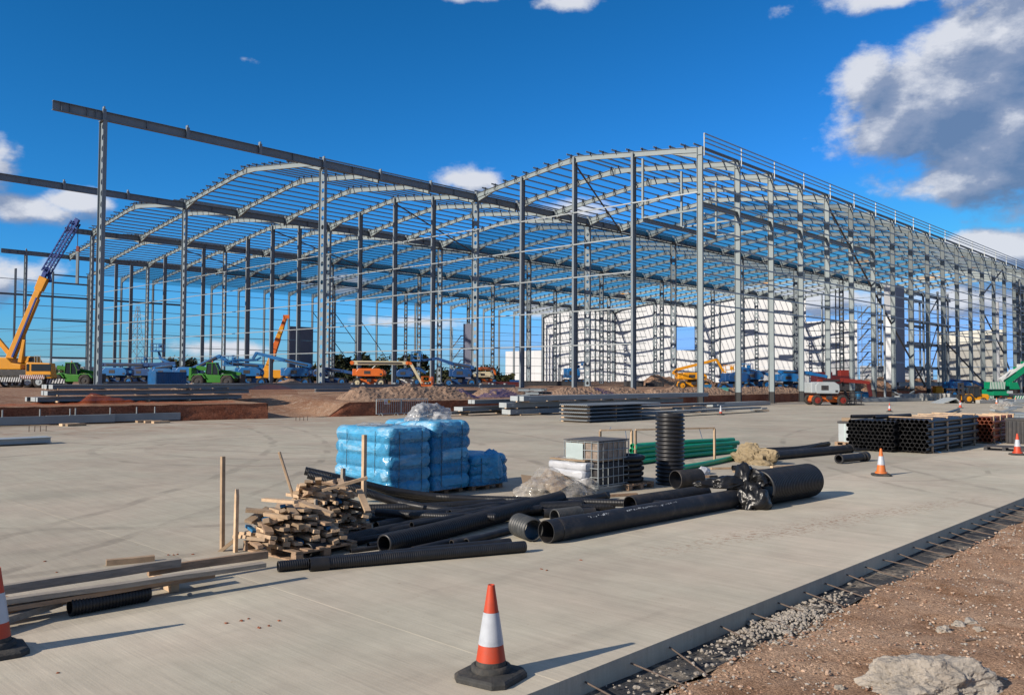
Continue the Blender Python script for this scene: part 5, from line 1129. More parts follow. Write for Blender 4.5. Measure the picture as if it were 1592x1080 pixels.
cone(W(-8, 1016), .80, 'red and white cone cut off by the left picture edge', 'cone_r', 'cone_r', True, rz=R(-8))
cone(W(1370, 739), .73, 'clean orange cone standing right of the big culvert pipe', 'cone_o', 'cone_o', rz=R(30))
cone(W(1582, 707), .74, 'red-orange cone before the terracotta pipes at the right edge', 'cone_r', 'cone_r', rz=R(30))
cone(W(911, 655), .68, 'small orange cone in front of the decking bundle', 'cone_o', 'cone_o')
cone(W(1120.5, 645), .68, 'small dark-footed cone before the corner column', 'cone_r', 'cone_w', True)
cone(W(1383, 640), .70, 'small red-tipped cone alone in mid yard left of the forklift', 'cone_r', 'cone_r', True)
cone(W(1493, 634), .70, 'small red cone just in front of the yellow forklift', 'cone_r', 'cone_r')
cone(W(1549.5, 629.5), .75, 'small orange cone before the green crane', 'cone_o', 'cone_o')
cone(W(1579, 628.5), .75, 'small orange cone right of the green crane cab', 'cone_o', 'cone_o')

# ------------------------------------------------------------------ pipes
def pipe(path, r, label, m_='pipe', rib=0, rp=.02, n=22, wall=.012, collars=(), group=None, cat='pipe', flute=.5, name='pipe', marks=False, closed_in=True, parent=None, bell=0):
    """hollow pipe along a path; rib = pitch of corrugation (0 = smooth), rp = rib depth"""
    P = [Vector(p) for p in path]
    if len(P) > 2:      # Catmull-Rom resample
        Q = []; E_ = [P[0]*2-P[1]]+P+[P[-1]*2-P[-2]]
        for i in range(1, len(E_)-2):
            for s_ in range(8):
                t = s_/8; a, b_, c, d = E_[i-1:i+3]; Q.append(.5*((2*b_)+(c-a)*t+(2*a-5*b_+4*c-d)*t*t+(3*b_-a-3*c+d)*t**3))
        Q.append(P[-1]); P = Q
    cum = [0]
    for a, b_ in zip(P, P[1:]): cum.append(cum[-1]+(b_-a).length)
    L_ = cum[-1]
    def at(s_):
        for i in range(len(P)-1):
            if s_ <= cum[i+1] or i == len(P)-2: u = (s_-cum[i])/(cum[i+1]-cum[i]); return P[i].lerp(P[i+1], u), (P[i+1]-P[i]).normalized()
    st = []
    if rib:
        k = int(L_/rib); pr = L_/k
        for i in range(k): st += [(i*pr, 0), (i*pr+pr*.12, 1), (i*pr+pr*flute, 1), (i*pr+pr*(flute+.12), 0)]
        st.append((L_, 0))
    else:
        k = max(1, len(P)-1 if len(P) > 2 else 1); st = [(L_*i/k, 1) for i in range(k+1)]
    orig = P[0].copy(); q = MB(); rings = []; inner = []; t0 = at(0)[1]; up = Vector((0, 0, 1)); up = up if abs(t0.z) < .9 else Vector((0, 1, 0))
    def ring(c, t, rr): 
        a = t.cross(up).normalized(); b_ = a.cross(t); return [c-orig+a*math.cos(2*math.pi*j/n)*rr+b_*math.sin(2*math.pi*j/n)*rr for j in range(n)]
    for s_, hi in st:
        c, t = at(min(s_, L_)); rr = r if hi else r-rp
        if bell and s_ > L_-.12: rr = r*bell
        rings.append(ring(c, t, rr))
    ri = r-rp*bool(rib)-wall; ss = [L_*i/6 for i in range(7)]; inner = [ring(*at(s_), ri) for s_ in ss]
    q.rings(rings); q.rings([x[::-1] for x in inner]); q.rings([rings[0], inner[0]], smooth=False); q.rings([inner[-1], rings[-1]], smooth=False)
    o = q.build(name, M[m_], parent, orig, fixn=True)
    for (s_, w_, dr) in collars:
        q = MB(); c0, t = at(s_*L_-w_/2 if s_ > .02 else 0); c1, _ = at(min(L_, s_*L_+w_/2 if s_ < .98 else L_)); 
        q.rings([ring(c0, t, r-.002), ring(c0, t, r+dr), ring(c1, t, r+dr), ring(c1, t, r-.002)], smooth=False); q.build('collar', M[m_], o)
    if marks:
        q = MB(); rr_ = random.Random(2)
        for grp_, cnt in ((.9, 9), (1.25, 4), (1.9, 26)):
            s_ = grp_
            for k in range(cnt):
                c, t = at(s_); a = t.cross(up).normalized(); b_ = a.cross(t); th0 = R(52)+rr_.uniform(-.09, .09); dv = a*math.cos(th0)+b_*math.sin(th0); sd2 = t.cross(dv)
                L2 = rr_.uniform(.012, .035); h2 = rr_.choice((.006, .02, .03)); cc_ = c-orig+dv*(r+.002); q.add([cc_-t*L2/2-sd2*h2/2, cc_+t*L2/2-sd2*h2/2, cc_+t*L2/2+sd2*h2/2, cc_-t*L2/2+sd2*h2/2], [(0, 1, 2, 3)]); s_ += rr_.uniform(.035, .08)
        q.build('printed_marking', M['white'], o, fixn=False)
    if label: tag(o, label, cat, group)
    return o
def G(x, y, z): p = W(x, y, 0); return (p.x, p.y, z)
pipe([W(849, 826, .18), W(1165, 770, .18)], .18, 'long thick smooth black pipe with white print, mouth towards the camera', 'pipe2', collars=((.09, .62, .006),), marks=True, n=32)
pipe([W(979, 784, .17), W(1096, 766, .17)], .17, 'shorter dusty smooth pipe behind the long thick one', 'pipe2', rib=.03, rp=.004, n=28)
# bent duct bundle sagging off the offcut pile
pipe([WD(474, 731.5, 16.9), WD(560, 751, 17.1), WD(640, 772, 17.4), WD(720, 781, 17.3), W(835, 786, .09)], .085, 'bent black duct from the offcut pile, hindmost of the three', 'pipe', rib=.03, rp=.004, n=18)
pipe([WD(479, 737.5, 16.2), WD(545, 757, 16.3), WD(620, 781, 16.4), W(700, 794, .09), W(760, 797, .09)], .08, 'bent black duct from the offcut pile, lowest of the three', 'pipe', rib=.03, rp=.004, n=18)
pipe([WD(513, 740.5, 16.6), WD(570, 753, 16.9), WD(633, 767, 17.2), WD(715, 774, 17.2), WD(800, 777, 17.0), WD(930, 780.5, 16.7), WD(1041, 783, 16.5)], .075, 'longest bent black duct sweeping right to a frayed end', 'pipe', rib=.03, rp=.004, n=18, collars=((.19, .3, .006),))
pipe([W(478, 855, .1), W(600, 826, .1), W(800, 785, .11)], .105, 'long corrugated pipe lying left, mouth beside the pallet', 'pipe', rib=.035, rp=.012, n=24)
pipe([W(597, 845, .145), W(700, 820, .15), W(872, 774, .2)], .145, 'thick corrugated pipe with open mouth in the middle of the pile', 'pipe', rib=.05, rp=.018, n=28, wall=.012)
c = W(806, 815, .19); pipe([c, c+Vector((.52, -.20, 0))], .19, 'short stubby ribbed pipe with muddy ribs beside the long thick pipe', 'pipeg', rib=.075, rp=.02, n=32)
pipe([W(862, 803, .14), W(901, 798, .14)], .14, 'short greyish finely ribbed pipe behind the long thick pipe', 'pipeg', rib=.035, rp=.012, n=28)
pipe([W(806, 792, .13), W(902, 787, .13)], .125, 'black finely ribbed pipe behind the stubby one', 'pipe', rib=.025, rp=.006, n=26)
pipe([W(573, 848, .05), W(640, 838, .05)], .052, 'thin smooth duct end left of the thick corrugated mouth', 'pipe2')
pipe([W(725, 842, .056), W(800, 822, .056)], .056, 'thin smooth duct end right of two, under the corrugated pipe', 'pipe2')
pipe([W(702, 844, .056), W(745, 836, .056)], .054, 'thin smooth duct stub left of its neighbour under the corrugated pipe', 'pipe2')
pipe([W(642, 854, .05), W(702, 841, .05)], .048, 'thin smooth duct in front of the thick corrugated mouth', 'pipe2')
pipe([W(545, 856, .03), W(590, 850, .03)], .035, 'small grey half-buried duct piece at the pile front', 'pipe2')
pipe([W(485, 877, .085), W(816, 849, .085)], .085, 'front long black finely ribbed pipe lying on the slab', 'pipe', rib=.03, rp=.004, n=24, collars=((.03, .25, .01),))
pipe([W(432, 880, .075), W(793, 843, .075)], .072, 'second long black pipe just behind the front one', 'pipe', rib=.03, rp=.004, n=24)
pipe([W(585, 818, .09), W(700, 796, .1), W(825, 779, .12)], .085, 'black duct crossing behind the corrugated pipes, upper one', 'pipe', rib=.03, rp=.004, n=18)
pipe([W(600, 828, .09), W(840, 782, .2)], .08, 'black duct crossing behind the corrugated pipes, lower one', 'pipe', rib=.03, rp=.004, n=18)
for n_, (a_, b_, r__, z0_, z1_, lab) in enumerate((((556, 836), (735, 800), .06, .06, .12, 'thin black duct beside the rear pallet, lowest'), ((575, 806), (760, 786), .07, .08, .14, 'black duct under the sagging bundle'), ((640, 816), (842, 776), .06, .2, .25, 'thin duct lying on top of the corrugated pipes'), ((572, 800), (845, 792), .085, .09, .09, 'black duct filling the gap behind the crossing ducts'), ((566, 790), (800, 779), .08, .09, .1, 'straight black duct directly before the tall blue packs'), ((600, 812), (840, 790), .075, .08, .16, 'black duct across the middle of the pipe heap'), ((585, 796), (770, 804), .07, .22, .2, 'black duct lying on top of its neighbours before the packs'), ((690, 786), (900, 777), .065, .07, .1, 'black duct at the foot of the low blue pack'), ((520, 846), (700, 812), .055, .05, .2, 'thin duct leaning on the long corrugated pipe'))):
    pipe([W(*a_, z0_), W((a_[0]+b_[0])/2, (a_[1]+b_[1])/2+2, (z0_+z1_)/2), W(*b_, z1_)], r__, lab, 'pipe', rib=.03, rp=.003, n=16)
pipe([W(845, 797, .09), W(925, 795, .09)], .08, 'short black duct tucked behind the long thick pipe', 'pipe2')
pipe([W(700, 800, .1), W(905, 784, .1)], .1, 'black ribbed pipe across the back of the pile', 'pipe', rib=.03, rp=.008, n=20)
pipe([W(870, 783, .08), W(944, 770, .08)], .075, 'short black pipe end in front of the tank cage', 'pipe', rib=.03, rp=.004, collars=((.97, .12, .01),))
pipe([W(860, 790, .07), W(955, 787, .07)], .07, 'thin black duct lying under the sweeping duct', 'pipe', rib=.03, rp=.004)
pipe([W(108, 943, .1), W(231, 920, .1)], .1, 'short corrugated pipe in front of the planks, lower left', 'pipe', rib=.035, rp=.012, n=28)
# standing corrugated pipe and its neighbours
c = W(1042, 752); pipe([c, c+Vector((0, 0, 1.74))], .36, 'tall corrugated pipe standing upright on its end', 'pipe', rib=.094, rp=.035, n=40, flute=.45)
pipe([W(1050, 745, .22), W(1087, 742, .22)], .22, 'short wide finely ribbed pipe lying beside the upright one', 'pipe2', rib=.035, rp=.012, n=34)
c = W(1180, 786); d = W(1258, 771.5); pipe([(c.x, c.y, .365), (d.x, d.y, .365)], .365, 'large finely ribbed culvert pipe with film stuffed in its mouth', 'pipe', rib=.062, rp=.024, n=48, wall=.02)
pipe([W(1139, 727, .075), W(1158, 726.5, .075)], .075, 'small black duct stub behind the black polythene', 'pipe2')
pipe([W(1173, 700, .1), W(1240, 697, .1), W(1288, 689.5, .1)], .09, 'long black duct bending back right of the hessian, rear', 'pipe', rib=.03, rp=.003)
pipe([W(1180, 703, .1), W(1240, 700, .1), W(1278, 690, .1)], .075, 'thinner black duct beside the rear duct', 'pipe', rib=.03, rp=.003)
pipe([W(1186, 709.5, .14), W(1322, 697, .14)], .14, 'long thick black pipe right of the hessian sack', 'pipe2', n=28, collars=((.94, .2, .01), (.999, .1, .018)))
pipe([W(1327, 699, .055), W(1366, 698, .055)], .055, 'thin black duct behind the short collared pipe', 'pipe', collars=((.1, .15, .03),))
pipe([W(1304, 713, .15), W(1347, 709, .15)], .12, 'short black pipe with wide collared ends on open slab', 'pipe2', n=28, collars=((.0, .12, .035), (.999, .3, .035), (.82, .05, .02)))
# green ducts
r_ = random.Random(4)
for k, (lx, ly, lz, rx, ry, rz_) in enumerate(((0, 0, 0, 0, 0, 0), (1, 0, 0, 1, 0, 0), (2, 0, 0, 2, 0, 0), (3, 0, 0, 3, 0, 0), (.5, 0, 1, .5, 0, 1), (1.5, 0, 1, 1.5, 0, 1), (2.5, 0, 1, 2.4, 0, 1), (1, 0, 2, 1, 0, 1.9), (2, 0, 2, 2, 0, 1.9), (1.5, 0, 3, 1.4, 0, 2.8), (0.7, 0, 2.9, 2.4, 0, 2.6))):
    r = .078; a = W(985, 722); b_ = W(1150, 704); X0, X1 = a.x+.15-lx*.16, b_.x-.1-rx*.16
    pipe([(X0, a.y+r_.uniform(-.15, .15), r+lz*.15+.02), ((X0+X1)/2+r_.uniform(-.1, .1), (a.y+b_.y)/2, r+(lz+rz_)/2*.14+.03), (X1, b_.y+r_.uniform(-.5, .5), r+rz_*.13)], r, 'glossy green duct in the %s layer of the bundle behind the upright pipe' % ('bottom', 'second', 'third', 'top')[min(3, int(lz+.2))], 'pgreen', group='green ducts in the bundle', n=16)
pipe([G(1060, 731, .078), G(1100, 724, .078), G(1146, 714, .078)], .078, 'single green duct lying loose in front of the green bundle', 'pgreen', n=16)

# pallets
def pallet(p, rz=0, label='wooden pallet', w=1.2, l=1.0, m_='wood3'):
    t_ = thing('pallet', label, 'pallet', p, rz); q = MB(); q.box((0, 0, 0), (w, .1, .022)); bm_ = q.mesh('board', M[m_])
    for k in range(6): inst('board', bm_, t_, (0, -l/2+.05+k*(l-.1)/5, .134))
    for k in range(3): inst('board', bm_, t_, (0, -l/2+.05+k*(l-.1)/2, .012))
    q = MB(); q.box((0, 0, 0), (.1, l, .022)); b2 = q.mesh('stringer', M[m_])
    for k in range(3): inst('stringer', b2, t_, (-w/2+.06+k*(w-.12)/2, 0, .111))
    q = MB(); q.box((0, 0, 0), (.12, .12, .077)); b3 = q.mesh('block', M[m_])
    for a in range(3):
        for b_ in range(3): inst('block', b3, t_, (-w/2+.06+a*(w-.12)/2, -l/2+.06+b_*(l-.12)/2, .061))
    return t_
# pipe stacks at right
def stack(p, cols, rows, r, L_, m_, label, frames=True, bell=False, rag=0):
    t_ = thing('pipe_stack', label, 'pipe stack', p); n = 14; q = MB(); w = .007
    ra = [[(rr*math.cos(2*math.pi*k/n), y, rr*math.sin(2*math.pi*k/n)) for k in range(n)] for y, rr in ([(0, r-w), (0, r), (L_, r), (L_, r-w)] if not bell else [(0, r-w), (0, r), (.12, r), (.14, r*.9), (L_, r*.9), (L_, r*.8)])]
    q.rings(ra, smooth=False); q.rings([[(x*(r-w)/r, y, z*(r-w)/r) for x, y, z in [(r*math.cos(2*math.pi*k/n), yy, r*math.sin(2*math.pi*k/n)) for k in range(n)]] for yy in (0, L_*.5, L_)]); me = q.mesh('pipe', M[m_])
    for j in range(rows):
        for i in range(cols-(j % 2)*(0 if rag else 0)):
            inst('pipe', me, t_, (-(cols-.5-i-(.5 if j % 2 else 0))*2*r, rnd.uniform(-.05, .05)-rag*rnd.random(), r+.06+j*r*1.735))
    Wd, Ht = cols*2*r, .06+2*r+(rows-1)*r*1.735
    if frames:
        for k in range(4):
            y = L_*(.08+.28*k); 
            q = MB(); q.box((.04, y, Ht/2+.02), (.04, .1, Ht+.08)); q.build('batten', M['wood'], t_); q = MB(); q.box((-Wd-.04, y, Ht/2+.02), (.04, .1, Ht+.08)); q.build('batten', M['wood'], t_)
            q = MB(); q.box((-Wd/2, y, Ht+.045), (Wd+.16, .14, .04)); q.build('batten', M['wood'], t_); q = MB(); q.box((-Wd/2, y, .02), (Wd+.16, .1, .05)); q.build('batten', M['wood'], t_)
        q = MB(); q.bar((.063, L_*.1, Ht-.02), (.063, L_*.1+.05, Ht-.25), .02, .02); q.bar((.063, L_*.37, Ht-.02), (.063, L_*.38, Ht-.2), .02, .02); q.bar((.063, L_*.1, .1), (.25, L_*.12, .02), .02, .02); q.build('strap_tail', M['lblue'], t_)
    return t_
pB = W(1441, 705.5); stack(pB, 9, 8, .080, 6.0, 'pipe', 'big strapped stack of black drainage pipes with timber battens')
pA = W(1391, 704); stack(pA+Vector((-.1, .1, 0)), 11, 8, .075, 1.6, 'pipe', 'left block of black socketed pipes beside the grey box', frames=False, bell=True, rag=.06)
pipe([(pA.x-1.6, pA.y+.2, 1.22), (pA.x-.6, pA.y+1.5, 1.24)], .07, 'loose black pipe lying on the left pipe block, left one', 'pipe'); pipe([(pA.x-.75, pA.y+.15, 1.22), (pA.x-.2, pA.y+2.2, 1.26)], .07, 'loose black pipe lying on the left pipe block, right one', 'pipe')
pT = W(1541, 690); st_ = stack(pT+Vector((0, 0, 0)), 5, 7, .082, 3.6, 'terra', 'stack of terracotta coloured drain pipes right of the black ones')
c = W(1500, 641); pipe([W(1462, 645, .3), W(1491, 636, .12)], .09, 'single black pipe lying behind the strapped pipe stack', 'pipe')
pipe([W(1544, 655, .35), W(1575, 663, .25)], .30, 'wide black pipe leaning behind the terracotta stack', 'pipe2', n=30)
p = W(1318, 692); pl_ = pallet(p, 0, 'pallet under the small grey box', .75, .7)
t_ = crate('grey_box', 'narrow light grey box with dark lid on the pallet', 'box', (p.x, p.y, .146), (.52, .52, .72), 'wgrey', 0, .01, lid='lid')
q = MB(); q.box((0, -.262, .36), (.07, .01, .72)); q.build('tape', M['ibclabel'], t_)
q = MB(); q.box((0, 0, .07), (.32, .3, .13)); o = q.build('carton', M['card'], None, (p.x-.05, p.y, .95), (0, 0, .3)); tag(o, 'small open carton on top of the grey box', 'carton')
# clutter at right edge
crate('dark_crate', 'dark plastic crate right of the terracotta stack', 'crate', W(1584, 689), (.75, .8, .95), 'dark', 0, .03, ribs=5)
pallet(W(1563, 699.5), R(8), 'low dark pallet on the slab left of the right-edge cone', 1.3, 1.0, 'dark')
def crumple(name, p, dims, m_, label, cat, seed, amp=.22, sub=4, rz=0, fr=1.6, flat=False, smooth=False):
    import bmesh
    bm = bmesh.new(); bmesh.ops.create_icosphere(bm, subdivisions=sub, radius=1)
    for v in bm.verts:
        d = v.co.copy(); sd_ = Vector((seed*1.7, seed, 0)); w_ = Vector((noise.noise(d*2+sd_), noise.noise(d*2-sd_), noise.noise(d*2+sd_*2)))*.55
        q_ = Vector((d.x*fr*1.5, d.y*fr*1.5, d.z*fr*.6))+w_+sd_
        n1 = noise.noise(d*1.1+sd_); n2 = 1-2*abs(noise.noise(q_)); n3 = 1-2*abs(noise.noise(q_*2.3+w_*2)); k = 1+amp*(1.0*n1+.42*(n2-.5)+.20*(n3-.5))
        v.co = Vector((d.x*dims[0]*k, d.y*dims[1]*k, max(0, d.z+.25)*dims[2]*k/1.25 if d.z > -.3 else 0))
    me = bpy.data.meshes.new(name); bm.to_mesh(me); bm.free(); me.materials.append(M[m_])
    if smooth:
        for f_ in me.polygons: f_.use_smooth = True
    o = bpy.data.objects.new(name, me); link(o); o.location = p; o.rotation_euler = (0, 0, rz); tag(o, label, cat); return o
crumple('plastic_film', W(1560, 640, .0)+Vector((0, 0, .3)), (.8, 1.2, .5), 'film', 'clear crumpled film behind the terracotta stack', 'plastic film', 3, .4)
for k in range(6):
    a = W(1560+k*8, 652-k*2.5); q = MB(); q.box((0, 0, .1), (rnd.uniform(1, 2.6), .35, .12)); o = q.build('steel_sheet', M[('galv', 'steel_b')[k % 2]], None, (a.x, a.y, .3+.12*k), (rnd.uniform(-.1, .15), rnd.uniform(-.25, .25), rnd.uniform(.2, 1.2))); tag(o, 'bent grey sheet in the scrap pile at the right edge', 'steel sheet', 'bent sheets at the right edge')
crate('scrap_crate', 'grey crate holding the scrap pile at the right edge', 'crate', W(1597, 668), (1.6, 1.4, .8), 'steel_d', .2, .02, ribs=6)

# ------------------------------------------------------------------ blue wrapped packs
def roll_layer(t_, z, w, l, h, along, m_, seed, mi2=None):
    """one layer of wrapped rolls: lobed sides, length along X (along=0) or Y"""
    r_ = random.Random(seed); q = MB(); n = 5; a, b_ = (w, l) if along == 0 else (l, w)
    ny, nx = 40, 26; rows = []
    prof = []
    for j in range(32):
        t = 2*math.pi*j/32; c_, s_ = math.cos(t), math.sin(t); e_ = .14
        y = b_/2*(abs(c_)**e_)*(1 if c_ >= 0 else -1); zz = h/2*(abs(s_)**.62)*(1 if s_ >= 0 else -1); prof.append((y, zz))
    for i in range(nx+1):
        u = i/nx; x = -a/2+a*u; ed = min(u, 1-u)*nx; k = 1 if ed > 1.5 else (.90 if ed < .5 else .97); row = []
        for y, zz in prof:
            lob = 1+.05*math.cos(y/b_*2*math.pi*n)*(1 if abs(zz) > .2*h else 0)
            nn = .03*noise.noise(Vector((x*4+seed, y*4, zz*3)))+.05*noise.noise(Vector((x*1.2, y*1.2+seed, zz*2)))+.012*noise.noise(Vector((x*14+seed, y*14, zz*9)))
            X, Y, Z = x+nn*.5, y*k*(1+nn*.9), z+h/2+zz*k*lob+nn*.6
            row.append((X, Y, Z) if along == 0 else (Y, X, Z))
        rows.append(row)
    q.rings(rows)
    for row, fl in ((rows[0], 0), (rows[-1], 1)):
        c_ = Vector((0, 0, 0))
        for v in row: c_ += Vector(v)
        c_ /= len(row); b0 = len(q.v)
        # bulging roll ends
        mid = [tuple(Vector(v).lerp(c_, .5)+Vector(((1 if fl else -1)*.05, 0, 0) if along == 0 else (0, (1 if fl else -1)*.05, 0))) for v in row]
        q.rings([row, mid]); q.add(mid, [tuple(range(len(mid)))], 0, True)
    return q.build('wrapped_layer', M[m_], t_)
def rolls(t_, z, w, l, h, along, m_, seed):
    r_ = random.Random(seed); a, b_ = (w, l) if along == 0 else (l, w); n = max(3, round(b_/h)); d = b_/n
    for k in range(n):
        q = MB(); c = -b_/2+d*(k+.5); rg = []; nn_ = 16; L2 = a/2+r_.uniform(-.03, .03)
        for x, f in ((-L2-.02, .35), (-L2, .80), (-L2+.05, .98), (-L2*.3, 1), (L2*.4, .99), (L2-.05, .98), (L2, .80), (L2+.02, .35)):
            rg.append([(x, c+d*.52*f*math.cos(2*math.pi*j/nn_)+.012*noise.noise(Vector((x*4, j, seed+k))), z+h/2+h*.50*f*math.sin(2*math.pi*j/nn_)+.01*noise.noise(Vector((x*4, j+9, seed+k)))) for j in range(nn_)])
        if along: rg = [[(y, x, zz) for x, y, zz in r] for r in rg]
        q.rings(rg)
        for r in (rg[0], rg[-1]): q.add(r, [tuple(range(nn_))], 0, True)
        q.build('wrapped_roll', M[m_], t_)
def blue_pack(p, w, l, hs, label, mats_, seed, cat='wrapped pack'):
    t_ = thing('wrapped_pack', label, cat, p); z = .1; q = MB()
    for k, h in enumerate(hs):
        rolls(t_, z, w, l, h, k % 2, mats_[k % len(mats_)], seed+k); roll_layer(t_, z+.01, w-.02, l-.02, h-.02, k % 2, mats_[k % len(mats_)], seed+k); z += h*.86
    q = MB(); rg = []; nz_ = 34; na = 72; edges = [.1]
    for h in hs: edges.append(edges[-1]+h*.86)
    for i in range(nz_+1):
        zz = .12+(z-.10-.12)*i/nz_; g_ = min(abs(zz-e) for e in edges[1:-1]); pin = -.035*math.exp(-(g_/.05)**2)-(.05 if i == nz_ else 0); row = []
        for k in range(na):
            t = 2*math.pi*k/na; c_, s_ = math.cos(t), math.sin(t); X = (abs(c_)**.16)*(1 if c_ >= 0 else -1); Y = (abs(s_)**.16)*(1 if s_ >= 0 else -1)
            nn = .028*noise.noise(Vector((X*3+seed, Y*3, zz*4)))+.014*noise.noise(Vector((X*9+seed, Y*9, zz*5)))+pin
            row.append((X*(w/2+.03+nn), Y*(l/2+.03+nn), zz+.02*noise.noise(Vector((X*2, Y*2+seed, 5)))))
        rg.append(row)
    q.rings(rg); q.build('stretch_film', M['bfilm' if 'bluew' == mats_[1] else 'bfilm2'], t_)
    for yy in (-l*.28, l*.25):
        q = MB(); x_ = w/2+.03; q.cyl((x_, yy, .12), (x_+.01, yy+.01, z-.03), .006, 5); q.build('strap', M['lid'], t_)
    for xx in (-w*.25, w*.28): q = MB(); q.cyl((xx, -l/2-.035, .5), (xx+.01, -l/2-.035, z-.03), .006, 5); q.build('strap', M['lid'], t_)
    return t_
c = W(603, 781); hh = [.33, .3, .32, .3, .33]
p1 = Vector((c.x-.96, c.y+.59, 0)); blue_pack(p1, 1.90, 1.16, [x*1.02 for x in hh], 'front bright blue shrink-wrapped pack, tallest left one with lobed layers', ['bluew2', 'bluew', 'bluew', 'bluew', 'bluew'], 1)
p2 = p1+Vector((.08, 1.2, 0)); blue_pack(p2, 1.70, 1.14, [.36, .33, .35, .32, .36], 'second blue shrink-wrapped pack behind, under the milky bag', ['bluew2', 'bluew2', 'bluew', 'bluew2', 'bluew'], 11)
p3 = p2+Vector((.2, 1.2, 0)); blue_pack(p3, 1.35, 1.15, [.27, .25, .27], 'low dark blue wrapped pack right of the two tall ones', ['bluew2', 'bluew2', 'bluew2'], 21)
for n_, (pp_, w_, l_) in enumerate(((p1, 1.6, 1.0), (p2, 1.4, 1.0), (p3, 1.2, 1.0))): pallet((pp_.x, pp_.y, -.03), 0, 'pallet hidden under the %s blue pack' % ('front', 'second', 'low')[n_], w_, l_)
crumple('film_bag', (p2.x-.1, p2.y+.15, 1.5), (.40, .62, .44), 'filmw', 'milky crumpled film bag standing on the second blue pack', 'plastic bag', 5, .45, 5, rz=.3, smooth=True, fr=1.0)
crumple('film_scrap', (p1.x-.2, p1.y-.1, 1.53), (.45, .3, .06), 'film', 'flat clear film scrap on the front blue pack', 'plastic film', 8, .4, 3)
q = MB(); q.cyl((p1.x+.2, p1.y+.2, 1.55), WD(671, 643, 19), .012, 6); o = q.build('film_strand', M['filmw']); tag(o, 'thin twisted film strand rising from the front blue pack', 'plastic film')
crumple('wrap_flap', (p3.x+.5, p3.y+.1, .25), (.28, .5, .62), 'bluew2', 'loose blue wrap flap hanging over the low blue pack', 'plastic film', 12, .3, 4)
# white sack pallets
p4 = W(822, 755); p4.z = 0
for n_, (pp_, w_, l_, hs, lab) in enumerate(((Vector((29.35, -54.2, 0)), 1.1, .95, (.2, .2), 'white'), (Vector((29.1, -52.9, 0)), 1.0, .9, (.22, .24), 'rear'))):
    pallet(pp_, 0, 'pallet under the %s sack stack' % lab, 1.2, 1.0); t_ = thing('sack_stack', ('pale film-wrapped sack stack topped by cardboard, behind the film heap', 'second pale sack stack between the first and the tank')[n_], 'sack stack', pp_+Vector((0, 0, .15))); z = 0
    for k in range(3):
        roll_layer(t_, z, w_, l_, .19, k % 2, 'bagw', 40+k+n_*5).name = 'sack_layer'; z += .175
    q = MB(); q.box((0, 0, z+.05), (w_*.95, l_*.9, .03)); q.build('cardboard_sheet', M['card'], t_)
    crumple('film_cover', pp_+Vector((0, 0, .15+z)), (.5, .45, .14), 'film', ('clear film over the cardboard of the first sack stack', 'clear film over the rear sack stack')[n_], 'plastic film', 15+n_, .25, 3)
crumple('film_heap', W(855, 770, 0), (.70, .90, .50), 'film', 'big heap of crumpled clear film in front of the sack stacks', 'plastic film', 31, .42, 5, rz=.5, smooth=True, fr=1.1)
for n_, (dx, dy, a_, tl) in enumerate(((-.1, .1, .3, .7), (.15, -.1, -.4, .5), (-.3, -.25, .9, .35))):
    p = W(862, 766, 0); q = MB(); q.box((0, 0, 0), (.7, .55, .012)); o = q.build('cardboard_sheet', M['card'], None, (p.x+dx, p.y+dy, .24), (tl, tl*.4, a_)); tag(o, ('brown card sheet wrapped in the film heap, upper', 'brown card sheet wrapped in the film heap, right', 'brown card sheet wrapped in the film heap, left')[n_], 'cardboard')
crumple('film_heap', W(905, 766, 0), (.4, .5, .34), 'film', 'lower crumpled clear film spilling towards the tank cage', 'plastic film', 33, .42, 5, rz=.2, smooth=True, fr=1.1)
# IBC tank with cage
c = W(930, 768); ib = thing('caged_tank', 'caged bulk container, milky upper half, black fittings behind the lower bars', 'tank', (c.x-.5, c.y+.58, 0))
q = MB(); q.box((0, 0, .93), (.94, 1.1, .46)); q.build('bottle', M['ibc'], ib, bevel=.04)
q = MB(); q.box((0, 0, 1.175), (1.02, 1.18, .02)); q.build('top_sheet', M['brace'], ib)
q = MB(); q.box((-.18, -.592, .86), (.5, .006, .5)); q.build('pale_label', M['ibclabel'], ib)
q = MB(); q.box((0, 0, .42), (.86, 1.0, .52)); q.build('dark_liner', M['dark'], ib, bevel=.05)
for k in range(3): q = MB(); q.box((-.4+.4*k, 0, .05), (.1, 1.15, .1)); q.build('foot', M['galv'], ib)
q = MB(); q.box((0, 0, .13), (1.0, 1.16, .04)); q.build('base_plate', M['galv'], ib)
for z_ in (.18, .36, .56, .76, .96, 1.14):
    q = MB()
    for s_ in (-1, 1): q.cyl((-.5, s_*.58, z_), (.5, s_*.58, z_), .011, 6); q.cyl((s_*.5, -.58, z_), (s_*.5, .58, z_), .011, 6)
    q.build('cage_hoop', M['galv'], ib)
for k in range(6):
    for s_ in (-1, 1):
        q = MB(); q.cyl((-.5+.2*k, s_*.57, .14), (-.5+.2*k, s_*.57, 1.16), .010, 6); q.build('cage_bar', M['galv'], ib)
for k in range(7):
    for s_ in (-1, 1):
        q = MB(); q.cyl((s_*.49, -.58+.193*k, .14), (s_*.49, -.58+.193*k, 1.16), .010, 6); q.build('cage_bar', M['galv'], ib)
r_ = random.Random(9)
for k in range(12):
    a = Vector((c.x-.5+r_.uniform(-.28, .28), c.y+.58+r_.uniform(-.38, .38), r_.uniform(.24, .5))); d = Vector((r_.uniform(-1, 1), r_.uniform(-1, 1), r_.uniform(-.3, 1.2))).normalized()*.12
    pipe([a-d, a+d], r_.uniform(.06, .1), 'black pipe fitting dropped inside the cage of the tank', 'pipe', n=14, group='black fittings inside the tank cage', cat='pipe fitting', collars=((.0, .06, .02),))
